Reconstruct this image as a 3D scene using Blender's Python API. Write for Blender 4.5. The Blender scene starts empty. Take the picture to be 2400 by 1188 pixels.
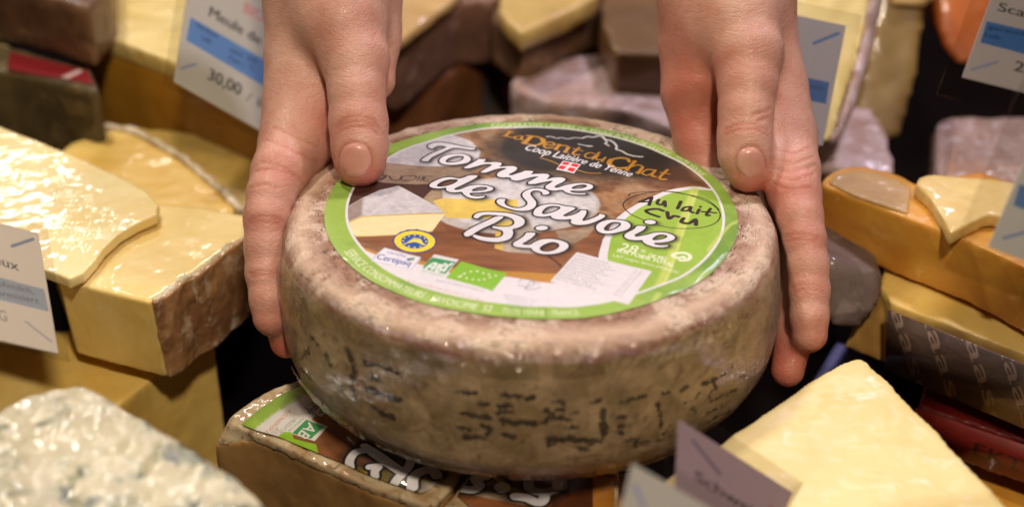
import bpy, bmesh, math, random
import numpy as np
from mathutils import Vector, Matrix, noise as mnoise
from mathutils.bvhtree import BVHTree
SC = bpy.context.scene
COL = SC.collection
# ------------------------------------------------------------------ camera
ELEV = math.radians(32); DIST = 0.66; LENS = 56.0
F = LENS/36*2400
RT = Vector((1, 0, 0)); UP = Vector((0, math.sin(ELEV), math.cos(ELEV))); BK = Vector((0, -math.cos(ELEV), math.sin(ELEV)))
CAMP = BK*DIST
cam = bpy.data.cameras.new('camera'); cam.lens = LENS; cam.sensor_width = 36; cam.clip_start = .02; cam.clip_end = 50
co = bpy.data.objects.new('camera', cam); COL.objects.link(co)
co.matrix_world = Matrix.Translation(CAMP) @ Matrix((RT, UP, BK)).transposed().to_4x4()
SC.camera = co
cam.dof.use_dof = True; cam.dof.focus_distance = 0.645; cam.dof.aperture_fstop = 4.6; cam.dof.aperture_blades = 0
# ------------------------------------------------------------------ light
w = bpy.data.worlds.new('World'); SC.world = w; w.use_nodes = True
bg = w.node_tree.nodes['Background']; bg.inputs[0].default_value = (.34, .20, .13, 1); bg.inputs[1].default_value = .06
SC.view_settings.view_transform = 'Standard'; SC.view_settings.look = 'None'; SC.view_settings.exposure = -.10; SC.view_settings.gamma = 1
def lamp(name, loc, target, size, power, col, sy=None):
    l = bpy.data.lights.new(name, 'AREA'); l.energy = power; l.color = col; l.shape = 'RECTANGLE' if sy else 'DISK'
    l.size = size
    if sy: l.size_y = sy
    o = bpy.data.objects.new(name, l); COL.objects.link(o); o.location = loc
    o.rotation_euler = (Vector(target)-Vector(loc)).to_track_quat('-Z', 'Y').to_euler()
    return o
lamp('stall_lamp', (-.42, .30, 1.10), (-.02, .02, 0), .12, 7.0, (1, .90, .76))
lamp('stall_lamp', (.48, .42, 1.05), (.05, .05, 0), .12, 6.9, (.92, .83, 1))
lamp('stall_lamp', (.12, -.75, 1.05), (0, .0, 0), .11, 11, (1, .85, .65))
lamp('tube_lamp', (-.40, 1.08, .84), (-.10, -.02, 0), .26, 2.6, (1, .93, .85), .07)
lamp('tube_lamp', (.45, 1.3, 1.0), (.1, .0, 0), .30, 2.0, (.85, .78, 1), .05)
lamp('small_tube_lamp', (-.583, 1.08, .575), (-.19, .02, 0), .10, .45, (1, .96, .92), .035)
lamp('small_tube_lamp', (-.264, 1.08, .885), (-.08, -.1, -.05), .09, .55, (1, .95, .95), .03)
# ------------------------------------------------------------------ projection helpers (pixels of the 2400x1188 photograph -> places)
def ray(px, py):
    return (RT*((px-1200)/F) - UP*((py-594)/F) - BK)
def P(px, py, d): return CAMP + ray(px, py)*d
def onz(px, py, z):
    r = ray(px, py); return CAMP + r*((z-CAMP.z)/r.z)
def onplane(px, py, c, n):
    r = ray(px, py); return CAMP + r*((c-CAMP).dot(n)/r.dot(n))
WN = Vector((math.sin(0.0151), math.sin(0.0387), 1)).normalized()
WC = Vector((0.00765, -0.0082, 0.0258))
WU = Vector((0, 1, 0)).cross(WN).normalized(); WV = WN.cross(WU)
# ------------------------------------------------------------------ object helpers
def S(*c):
    f = lambda v: v/255/12.92 if v <= 10.3 else ((v/255+.055)/1.055)**2.4
    return tuple(f(v) for v in c)
def thing(name, label, cat, loc=(0, 0, 0), group=None):
    o = bpy.data.objects.new(name, None); COL.objects.link(o); o.location = loc; o.empty_display_size = .01
    o['label'] = label; o['category'] = cat
    if group: o['group'] = group
    return o
def world_base(o):
    b = Vector((0, 0, 0))
    while o is not None: b = b + o.location; o = o.parent
    return b
def link(name, me, mat, parent=None, smooth=True, label=None):
    o = bpy.data.objects.new(name, me); COL.objects.link(o)
    if mat: me.materials.clear(); me.materials.append(mat)
    if parent is not None:
        me.transform(Matrix.Translation(-world_base(parent))); o.parent = parent
    if smooth: me.polygons.foreach_set('use_smooth', [True]*len(me.polygons))
    me.update()
    if label: o['label'] = label
    return o
def mesh_from(verts, faces, name='m'):
    me = bpy.data.meshes.new(name); me.from_pydata([tuple(v) for v in verts], [], faces); me.update(); return me
def chaikin(pts, it=1, closed=True):
    for _ in range(it):
        out = []
        n = len(pts)
        for i in range(n if closed else n-1):
            a, b = pts[i], pts[(i+1) % n]
            out += [a*.75+b*.25, a*.25+b*.75]
        pts = out
    return pts
def solid_mesh(top, bot, vox=.0016, amp=.0006, fq=60, sm=4, seed=0, bulge=0, edge=0):
    """closed prism between two loops, remeshed so that every edge is soft, then roughened"""
    n = len(top); bm = bmesh.new()
    T = [bm.verts.new(v) for v in top]; B = [bm.verts.new(v) for v in bot]
    bm.faces.new(T); bm.faces.new(B[::-1])
    for i in range(n): bm.faces.new((T[i], B[i], B[(i+1) % n], T[(i+1) % n]))
    bmesh.ops.recalc_face_normals(bm, faces=bm.faces)
    bmesh.ops.triangulate(bm, faces=bm.faces)
    me = bpy.data.meshes.new('t'); bm.to_mesh(me); bm.free()
    o = bpy.data.objects.new('t', me); COL.objects.link(o)
    m = o.modifiers.new('r', 'REMESH'); m.mode = 'VOXEL'; m.voxel_size = vox
    m = o.modifiers.new('s', 'SMOOTH'); m.iterations = sm; m.factor = .5
    dg = bpy.context.evaluated_depsgraph_get(); out = bpy.data.meshes.new_from_object(o.evaluated_get(dg))
    bpy.data.objects.remove(o); bpy.data.meshes.remove(me)
    if amp:
        N = len(out.vertices); c = np.empty(N*3, np.float32); nn = np.empty(N*3, np.float32)
        out.vertices.foreach_get('co', c); out.vertices.foreach_get('normal', nn)
        c = c.reshape(-1, 3); nn = nn.reshape(-1, 3)
        off = Vector((seed*1.7, seed*.9, seed*2.3))
        d = np.array([mnoise.fractal(Vector(v)*fq+off, .9, 2.0, 3) for v in c.tolist()], np.float32)
        c = c+nn*(d*amp)[:, None]
        out.vertices.foreach_set('co', c.ravel())
    out.update(); return out
def slab(pts, z, thick, down=None, it=0, grow=0, **k):
    """top outline in photo pixels at height z, extruded down"""
    top = [onz(x, y, z) for x, y in pts]
    if it: top = chaikin(top, it)
    dv = Vector((0, 0, -thick)) if down is None else Vector(down)
    c = sum(top, Vector())/len(top)
    bot = [v+dv+(v-c)*grow for v in top]
    return solid_mesh(top, bot, **k)
def strip(pts, z, thick, width, lift=.001, down=None, **k):
    """a skin of given width standing outside the chain of edge points (photo pixels at height z), facing the camera side"""
    e = [onz(x, y, z) for x, y in pts]
    dv = Vector((0, 0, -thick)) if down is None else Vector(down)
    outer = []
    for i, v in enumerate(e):
        t = (e[min(i+1, len(e)-1)]-e[max(i-1, 0)]).normalized(); nrm = Vector((t.y, -t.x, 0))
        outer.append(v+nrm*width)
    up = Vector((0, 0, lift))
    top = [v+up for v in e]+[v+up*.4 for v in outer[::-1]]
    bot = [v+dv for v in e]+[v+dv for v in outer[::-1]]
    return solid_mesh(top, bot, **k)
# ------------------------------------------------------------------ node helpers
class NT:
    def __init__(s, name):
        s.m = bpy.data.materials.new(name); s.m.use_nodes = True; s.t = s.m.node_tree
        s.b = s.t.nodes['Principled BSDF']; s.tc = None
    def n(s, typ, **k):
        nd = s.t.nodes.new(typ)
        for a, v in k.items():
            if a.startswith('i_'):
                key = a[2:]; key = int(key) if key.isdigit() else key.replace('_', ' ')
                s.put(nd, key, v)
            else: setattr(nd, a, v)
        return nd
    def put(s, nd, key, v):
        if isinstance(v, bpy.types.NodeSocket): s.t.links.new(v, nd.inputs[key])
        elif isinstance(v, bpy.types.Node): s.t.links.new(v.outputs[0], nd.inputs[key])
        else:
            if isinstance(v, (tuple, list)) and len(v) == 3 and nd.inputs[key].type == 'RGBA': v = (*v, 1)
            nd.inputs[key].default_value = v
    def coord(s, kind='Object'):
        if not s.tc: s.tc = s.n('ShaderNodeTexCoord')
        return s.tc.outputs[kind]
    def mapping(s, vec, scale=(1, 1, 1), rot=(0, 0, 0), loc=(0, 0, 0)):
        return s.n('ShaderNodeMapping', i_Vector=vec, i_Scale=scale, i_Rotation=rot, i_Location=loc).outputs[0]
    def noise(s, vec, scale, detail=4, rough=.55, dist=0):
        return s.n('ShaderNodeTexNoise', i_Vector=vec, i_Scale=scale, i_Detail=detail, i_Roughness=rough, i_Distortion=dist).outputs[0]
    def mr(s, v, a, b, c=0., d=1.):
        return s.n('ShaderNodeMapRange', i_Value=v, i_From_Min=a, i_From_Max=b, i_To_Min=c, i_To_Max=d).outputs[0]
    def math(s, op, a, b=0., c=None):
        nd = s.n('ShaderNodeMath', operation=op); s.put(nd, 0, a); s.put(nd, 1, b)
        if c is not None: s.put(nd, 2, c)
        return nd.outputs[0]
    def mix(s, f, a, b):
        nd = s.n('ShaderNodeMix', data_type='RGBA')
        s.put(nd, 0, f); s.put(nd, 6, a); s.put(nd, 7, b); return nd.outputs[2]
    def bump(s, h, strength, dist=.001, normal=None):
        nd = s.n('ShaderNodeBump', i_Height=h, i_Strength=strength, i_Distance=dist)
        if normal is not None: s.put(nd, 'Normal', normal)
        return nd.outputs[0]
    def wrinkles(s, rot=0.6, fine=1.0):
        """creases of cling film: stretched ridged noise in two directions plus crinkle"""
        v = s.coord()
        mask = s.mr(s.noise(s.mapping(v, loc=(1, 7, 3)), 24, 2), .50, .66)
        def ridge(sc, r, k):
            n = s.noise(s.mapping(v, sc, (.2, .1, r)), 1, 2, .5, .7)
            q = s.math('MAXIMUM', s.math('SUBTRACT', 1., s.math('ABSOLUTE', s.math('MULTIPLY', s.math('SUBTRACT', n, .5), k))), 0.)
            return s.math('POWER', q, 1.6)
        a = ridge((130*fine, 16*fine, 40), rot, 9.); b = ridge((22*fine, 95*fine, 40), rot+.5, 12.)
        c = s.noise(v, 190*fine, 3, .6, 1.4)
        h = s.math('ADD', s.math('MULTIPLY', s.math('ADD', s.math('MULTIPLY', a, .55), s.math('MULTIPLY', b, .45)), mask), s.math('MULTIPLY', s.math('MULTIPLY', c, mask), .30))
        return s.math('ADD', h, s.math('MULTIPLY', s.noise(v, 34, 2), .04))
    def film(s, weight=.8, rough=.07, strength=.5, rot=.6, fine=1., dist=.0014, ior=1.5):
        s.put(s.b, 'Coat Weight', weight); s.put(s.b, 'Coat Roughness', rough); s.put(s.b, 'Coat IOR', ior)
        s.put(s.b, 'Coat Normal', s.bump(s.wrinkles(rot, fine), strength, dist))
def paste(name, c1, c2, scale=28, film=.8, fs=.5, rot=.6, sss=.12, rough=.45, speck=None, sp=(.62, .7), spscale=90, bump=.10, fine=1., frough=.07):
    m = NT(name); v = m.coord()
    col = m.mix(m.mr(m.noise(v, scale, 5, .6, .4), .36, .64), c1, c2)
    if speck:
        col = m.mix(m.mr(m.noise(m.mapping(v, loc=(3, 1, 2)), spscale, 4, .6, .5), *sp), col, speck)
    m.put(m.b, 'Base Color', col); m.put(m.b, 'Roughness', rough)
    m.put(m.b, 'Subsurface Weight', sss); m.put(m.b, 'Subsurface Radius', (1, .6, .25)); m.put(m.b, 'Subsurface Scale', .004)
    m.put(m.b, 'Normal', m.bump(m.noise(v, 420, 3), bump, .0008))
    if film: m.film(film, frough, fs, rot, fine)
    return m.m
def rind(name, c1, c2, c3, scale=60, film=.7, fs=.5, bump=.5, rot=.4, rough=.7, bd=.0009):
    m = NT(name); v = m.coord()
    n1 = m.noise(v, scale, 6, .62, .8); n2 = m.noise(m.mapping(v, loc=(5, 2, 1)), scale*2.6, 5, .65, .5)
    col = m.mix(m.mr(n1, .4, .6), c1, c2); col = m.mix(m.mr(n2, .54, .66), col, c3)
    m.put(m.b, 'Base Color', col); m.put(m.b, 'Roughness', rough)
    m.put(m.b, 'Normal', m.bump(m.math('ADD', n1, n2), bump, bd))
    if film: m.film(film, .09, fs, rot)
    return m.m
def plain(name, c, rough=.5, coat=0, spec=.5):
    m = NT(name); m.put(m.b, 'Base Color', m.mix(m.mr(m.noise(m.coord(), 60), .3, .7), tuple(x*.88 for x in c), c)); m.put(m.b, 'Roughness', rough)
    m.put(m.b, 'Coat Weight', coat); m.put(m.b, 'Specular IOR Level', spec); return m.m
def image_mat(name, img, film=None, rough=.5, uvmap=None):
    m = NT(name); t = m.n('ShaderNodeTexImage', interpolation='Cubic', extension='EXTEND'); t.image = img
    m.put(t, 'Vector', m.coord('UV')); m.put(m.b, 'Base Color', t.outputs[0]); m.put(m.b, 'Roughness', rough)
    return m
# ------------------------------------------------------------------ drawing prints in numpy
def fbm(W, H, freq, octv=5, seed=0, asp=1.0):
    r = np.random.RandomState(seed); out = np.zeros((H, W), np.float32); amp = 1; tot = 0
    for o in range(octv):
        fx = int(freq*2**o)+2; fy = int(freq*asp*2**o)+2
        g = r.rand(fy+2, fx+2).astype(np.float32)
        x = np.linspace(0, fx, W, endpoint=False); y = np.linspace(0, fy, H, endpoint=False)
        xi = x.astype(int); yi = y.astype(int); xf = x-xi; yf = y-yi; xf = xf*xf*(3-2*xf); yf = yf*yf*(3-2*yf)
        a = g[yi][:, xi]*(1-xf)+g[yi][:, xi+1]*xf; b = g[yi+1][:, xi]*(1-xf)+g[yi+1][:, xi+1]*xf
        out += amp*(a*(1-yf)[:, None]+b*yf[:, None]); tot += amp; amp *= .55
    return out/tot
_tc = {}
def glyphs(txt, shear=0):
    key = (txt, shear)
    if key in _tc: return _tc[key]
    cu = bpy.data.curves.new('t', 'FONT'); cu.body = txt; cu.size = 1; cu.shear = shear; cu.resolution_u = 3
    o = bpy.data.objects.new('t', cu); COL.objects.link(o)
    dg = bpy.context.evaluated_depsgraph_get(); me = bpy.data.meshes.new_from_object(o.evaluated_get(dg))
    me.calc_loop_triangles()
    v = np.array([x.co[:2] for x in me.vertices]); t = np.array([x.vertices[:] for x in me.loop_triangles])
    bpy.data.objects.remove(o); bpy.data.curves.remove(cu); bpy.data.meshes.remove(me)
    v[:, 0] -= v[:, 0].min(); v[:, 0] /= v[:, 0].max(); v[:, 1] /= .7
    _tc[key] = (v, t); return v, t
class Ras:
    """a print drawn in photo pixels, mapped by conv to flat real coordinates (cm)"""
    def __init__(s, W, u0, u1, v0, v1, conv, bgc):
        s.u0, s.u1, s.v0, s.v1 = u0, u1, v0, v1; s.W = W; s.H = int(round(W*(v1-v0)/(u1-u0))); s.k = W/(u1-u0); s.conv = conv
        s.a = np.empty((s.H, s.W, 3), np.float32); s.a[:] = bgc
        s.U = (u0+(np.arange(s.W)+.5)/s.k).astype(np.float32); s.V = (v0+(np.arange(s.H)+.5)/s.k).astype(np.float32)
    def c(s, pts): return np.array([s.conv(*p) for p in pts], np.float32)
    def box(s, lo, hi, pad):
        i0 = max(0, int((lo[0]-pad-s.u0)*s.k)); i1 = min(s.W, int((hi[0]+pad-s.u0)*s.k)+2)
        j0 = max(0, int((lo[1]-pad-s.v0)*s.k)); j1 = min(s.H, int((hi[1]+pad-s.v0)*s.k)+2)
        return (slice(j0, max(j0, j1)), slice(i0, max(i0, i1)))
    def grid(s, b): return np.meshgrid(s.U[b[1]], s.V[b[0]])
    @staticmethod
    def seg(X, Y, a, b):
        d = b-a; L = max(float(d@d), 1e-12); t = np.clip(((X-a[0])*d[0]+(Y-a[1])*d[1])/L, 0, 1)
        return np.hypot(X-a[0]-t*d[0], Y-a[1]-t*d[1]), t
    def sd_loops(s, loops, pad=.1, sharp=True):
        loops = [s.c(l) for l in loops]; al = np.concatenate(loops); b = s.box(al.min(0), al.max(0), pad); X, Y = s.grid(b)
        D = np.full(X.shape, 9e9, np.float32); ins = np.zeros(X.shape, bool)
        for l in loops:
            if not sharp: l = np.array([p for q in range(len(l)) for p in (l[q]*.78+l[q-1]*.22, l[q]*.78+l[(q+1) % len(l)]*.22)])
            for q in range(len(l)):
                p0, p1 = l[q-1], l[q]
                D = np.minimum(D, s.seg(X, Y, p0, p1)[0])
                cr = ((p0[1] > Y) != (p1[1] > Y)) & (X < (p1[0]-p0[0])*(Y-p0[1])/(p1[1]-p0[1]+1e-12)+p0[0])
                ins ^= cr
        return b, np.where(ins, -D, D)
    def sd_stroke(s, pts, w, pad=.1, smooth=True):
        p = s.c(pts); ww = np.array(w if isinstance(w, (list, tuple)) else [w]*len(p), float)/2
        if len(p) == 1: p = np.concatenate([p, p+1e-4]); ww = np.array([ww[0]]*2)
        if smooth and len(p) > 2:
            q = []; r = []
            for i in range(len(p)-1):
                a, b_, c_, d_ = p[max(i-1, 0)], p[i], p[i+1], p[min(i+2, len(p)-1)]
                for t in (0, .33, .67):
                    q.append(.5*((2*b_)+(-a+c_)*t+(2*a-5*b_+4*c_-d_)*t*t+(-a+3*b_-3*c_+d_)*t**3)); r.append(ww[i]*(1-t)+ww[i+1]*t)
            q.append(p[-1]); r.append(ww[-1]); p = np.array(q); ww = np.array(r)
        b = s.box(p.min(0), p.max(0), pad+ww.max()); X, Y = s.grid(b); D = np.full(X.shape, 9e9, np.float32)
        for i in range(len(p)-1):
            d, t = s.seg(X, Y, p[i], p[i+1]); D = np.minimum(D, d-(ww[i]*(1-t)+ww[i+1]*t))
        return b, D
    def put(s, b, m, col):
        m = m[..., None]; a = s.a[b]; s.a[b] = a*(1-m)+np.asarray(col, np.float32)*m
    def cov(s, D, soft=0): return np.clip(.5-D*s.k/(1+soft*s.k), 0, 1)
    def poly(s, pts, col, soft=0, alpha=1, sharp=True, tex=None):
        b, D = s.sd_loops([pts], pad=.05+soft, sharp=sharp); m = s.cov(D, soft)*alpha
        if tex is not None: col = np.asarray(col)[None, None]*tex[b][..., None]
        s.put(b, m, col)
    def stroke(s, pts, w, col, alpha=1, soft=0, smooth=True):
        b, D = s.sd_stroke(pts, w, .05+soft, smooth); s.put(b, s.cov(D, soft)*alpha, col)
    def ellipse(s, c, rx, ry, col, n=28, **k):
        s.poly([(c[0]+rx*math.cos(t*2*math.pi/n), c[1]+ry*math.sin(t*2*math.pi/n)) for t in range(n)], col, **k)
    def tris(s, V, T, col, alpha=1):
        lo, hi = V.min(0), V.max(0); b = s.box(lo, hi, .02); h, w_ = b[0].stop-b[0].start, b[1].stop-b[1].start
        if h <= 0 or w_ <= 0: return
        acc = np.zeros((h, w_), np.float32); q = 3
        for t in T:
            p = (V[t]-[s.u0, s.v0])*s.k-[b[1].start, b[0].start]
            x0, y0 = np.maximum(np.floor(p.min(0)).astype(int), 0); x1, y1 = np.minimum(np.ceil(p.max(0)).astype(int), [w_, h])
            if x1 <= x0 or y1 <= y0: continue
            X, Y = np.meshgrid(x0+(np.arange((x1-x0)*q)+.5)/q, y0+(np.arange((y1-y0)*q)+.5)/q)
            (ax, ay), (bx, by), (cx, cy) = p
            d1 = (bx-ax)*(Y-ay)-(by-ay)*(X-ax); d2 = (cx-bx)*(Y-by)-(cy-by)*(X-bx); d3 = (ax-cx)*(Y-cy)-(ay-cy)*(X-cx)
            ins = ((d1 >= 0) & (d2 >= 0) & (d3 >= 0)) | ((d1 <= 0) & (d2 <= 0) & (d3 <= 0))
            acc[y0:y1, x0:x1] += ins.reshape(y1-y0, q, x1-x0, q).mean((1, 3))
        s.put(b, np.clip(acc, 0, 1)*alpha, col)
    def text(s, txt, p0, p1, up, col, shear=0, bold=0, alpha=1):
        v, t = glyphs(txt, shear); p0, p1, up = map(np.array, (p0, p1, up))
        q = p0+v[:, :1]*(p1-p0)+v[:, 1:]*up
        V = s.c(q)
        for k in range(-bold, bold+1):
            s.tris(V+np.array([k*.9/s.k, 0]), t, col, alpha)
    def text_arc(s, txt, c, R, a0, a1, h, col, out=True):
        """along a circle in real coordinates; a0..a1 degrees from start to end of the text"""
        v, t = glyphs(txt); a = np.radians(a0+(a1-a0)*v[:, 0]); r = R+(v[:, 1]*h if out else -v[:, 1]*h)
        s.tris(np.c_[c[0]+r*np.cos(a), c[1]+r*np.sin(a)], t, col)
    def image(s, name):
        im = bpy.data.images.new(name, s.W, s.H, float_buffer=True); px = np.ones((s.H, s.W, 4), np.float32); px[..., :3] = s.a
        im.pixels.foreach_set(px.ravel()); im.update(); return im
LR = 8.25
def wconv(x, y):
    p = onplane(x, y, WC, WN)-WC; return (p.dot(WU)*100, p.dot(WV)*100)
zA = lambda L: [(900+x/5.94, 300+y/5.94) for x, y in L]
zB = lambda L: [(1200+x/4.57, 380+y/4.57) for x, y in L]
z1 = lambda L: [(750+x/3.96, 250+y/3.96) for x, y in L]
z2 = lambda L: [(1150+x/3.96, 250+y/3.96) for x, y in L]
z3 = lambda L: [(750+x/3.96, 480+y/3.96) for x, y in L]
z4 = lambda L: [(1150+x/3.96, 480+y/3.96) for x, y in L]
BIG = [
 [zA([(505,465),(560,415),(640,365),(740,320),(830,285),(875,266),(800,250),(750,250),(710,265),(680,290),(635,285),(605,262),(612,240),(650,215),(720,203),(820,205),(920,225),(1020,248),(1100,270),(1180,285),(1285,292),(1260,315),(1230,320),(1150,310),(1080,295),(1020,285),(960,285),(900,305),(820,345),(740,385),(660,425),(620,475),(560,475)])],
 [zA([(1000,375),(1090,375),(1160,395),(1205,430),(1215,465),(1180,500),(1100,520),(1000,535),(900,535),(820,520),(770,490),(765,455),(800,420),(870,390),(940,378)]), zA([(1060,405),(1105,415),(1110,440),(1080,470),(1010,490),(930,500),(870,495),(860,475),(890,445),(950,420),(1010,407)])],
 [zA([(1090,575),(1180,530),(1240,500),(1290,470),(1310,450),(1425,455),(1415,475),(1380,497),(1460,498),(1540,491),(1620,497),(1645,515),(1635,535),(1600,556),(1680,548),(1760,543),(1830,550),(1860,570),(1850,600),(1800,630),(1750,655),(1740,668),(1780,670),(1850,645),(1920,625),(1960,605),(2080,615),(2080,635),(2040,657),(2120,652),(2220,655),(2290,665),(2310,690),(2290,710),(2230,740),(2150,770),(2090,800),(1985,790),(2060,745),(2130,712),(2180,696),(2100,692),(2020,702),(1950,725),(1850,750),(1755,730),(1770,712),(1730,700),(1650,705),(1590,695),(1565,670),(1580,640),(1630,610),(1690,585),(1700,572),(1640,575),(1560,590),(1490,615),(1420,640),(1325,635),(1400,590),(1460,560),(1505,532),(1450,522),(1370,532),(1290,555),(1170,585)])],
 [zB([(150,232),(230,190),(290,165),(350,150),(405,158),(395,180),(370,205),(430,185),(510,180),(570,190),(575,210),(540,235),(470,265),(455,285),(490,290),(540,270),(600,253),(680,240),(760,238),(840,250),(876,272),(860,300),(800,320),(720,328),(640,325),(620,332),(650,348),(720,353),(800,348),(790,366),(720,371),(640,365),(570,345),(538,312),(460,325),(390,315),(350,290),(360,265),(420,232),(438,216),(370,226),(290,240),(240,250)]), zB([(680,268),(760,255),(805,265),(790,285),(730,300),(650,305),(640,290)])],
 [zA([(1180,672),(1300,670),(1312,690),(1240,740),(1150,790),(1060,830),(985,862),(985,878),(1030,878),(1090,862),(1150,835),(1230,815),(1330,806),(1430,810),(1505,828),(1530,855),(1505,882),(1430,905),(1330,917),(1240,917),(1195,920),(1200,940),(1230,955),(1300,963),(1370,957),(1415,957),(1400,978),(1340,992),(1250,995),(1160,975),(1105,940),(1080,902),(1010,915),(940,915),(880,900),(858,878),(868,850),(810,862),(740,868),(660,860),(622,835),(640,795),(700,755),(790,720),(880,705),(960,708),(1040,728),(1110,708)]), zA([(960,740),(1030,745),(1020,765),(960,800),(880,825),(790,838),(740,835),(740,815),(790,775),(870,747)]), zA([(1400,835),(1435,845),(1430,865),(1370,885),(1280,895),(1220,893),(1240,870),(1310,845)])],
 [zA([(2195,948),(2205,920),(2160,895),(2100,885),(2055,900),(2040,925),(2050,960),(2090,1010),(2120,1050),(2125,1090),(2100,1130),(2030,1160),(1930,1165),(1820,1155),(1700,1120),(1610,1080),(1565,1045),(1562,1015),(1600,990),(1670,990),(1705,1000),(1685,1020),(1680,1050),(1710,1085),(1790,1115),(1880,1125),(1950,1110),(1995,1080),(1990,1045),(1950,1000),(1920,955),(1925,915),(1970,880),(2050,857),(2140,855),(2230,870),(2290,897),(2312,925),(2290,945),(2240,955)])],
 [zB([(225,545),(250,510),(310,482),(400,467),(490,470),(560,490),(670,503),(685,520),(640,545),(580,572),(545,592),(580,600),(650,585),(710,560),(735,535),(790,533),(803,552),(790,590),(755,635),(760,648),(820,635),(880,612),(925,590),(935,568),(1000,583),(1000,605),(950,635),(870,668),(790,687),(710,690),(645,680),(620,660),(640,628),(560,635),(470,632),(415,610),(420,592),(340,602),(260,590),(225,570)]), zB([(430,490),(500,495),(520,510),(490,535),(420,560),(350,572),(320,565),(330,540),(370,505)])],
 [zB([(895,720),(900,690),(950,655),(1040,630),(1140,630),(1220,640),(1265,665),(1275,700),(1240,735),(1160,760),(1060,778),(980,775),(920,755)]), zB([(1120,655),(1165,665),(1160,690),(1110,725),(1040,745),(990,740),(985,720),(1020,685),(1070,660)])],
 [zB([(1480+65*math.cos(t*.45), 645+25*math.sin(t*.45)) for t in range(14)])],
 [zB([(1330,688),(1430,690),(1440,705),(1400,745),(1340,775),(1310,795),(1330,807),(1400,795),(1460,778),(1530,755),(1620,750),(1700,765),(1752,795),(1745,825),(1690,850),(1600,865),(1530,867),(1520,880),(1570,893),(1640,892),(1685,885),(1670,907),(1610,920),(1520,915),(1440,890),(1390,855),(1400,842),(1320,847),(1240,837),(1200,812),(1200,785),(1250,755),(1310,725)]), zB([(1610,775),(1660,785),(1660,805),(1610,825),(1540,840),(1500,835),(1520,810),(1560,785)])],
 [z3([(1325,268),(1440,195),(1540,145),(1640,100),(1720,110),(1640,160),(1560,200),(1480,240),(1395,300),(1345,303)])],
 [z3([(1418,118),(1430,90),(1480,68),(1560,62),(1660,68),(1770,80),(1860,105),(1905,140),(1900,185),(1850,215),(1785,232),(1800,265),(1780,315),(1720,345),(1640,358),(1540,350),(1460,330),(1412,300),(1422,282),(1460,287),(1530,305),(1620,312),(1680,303),(1700,275),(1690,245),(1640,230),(1592,215),(1600,195),(1660,205),(1740,206),(1790,190),(1805,160),(1785,130),(1730,108),(1640,98),(1560,90),(1500,98),(1465,128)])],
 [z3([(2058+62*math.cos(t*.45), 228+24*math.sin(t*.45)) for t in range(14)])],
 [zB([(150,760),(250,765),(255,785),(210,825),(150,860),(110,885),(140,895),(200,893),(230,868),(310,835),(420,830),(520,845),(600,875),(612,915),(570,955),(480,990),(370,1000),(280,990),(215,960),(205,932),(130,932),(50,925),(5,905),(10,870),(80,830),(130,795)]), zB([(450,865),(500,880),(505,910),(450,950),(370,970),(310,960),(295,930),(340,895),(400,870)])],
]
WHT = S(226, 222, 228)
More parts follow.
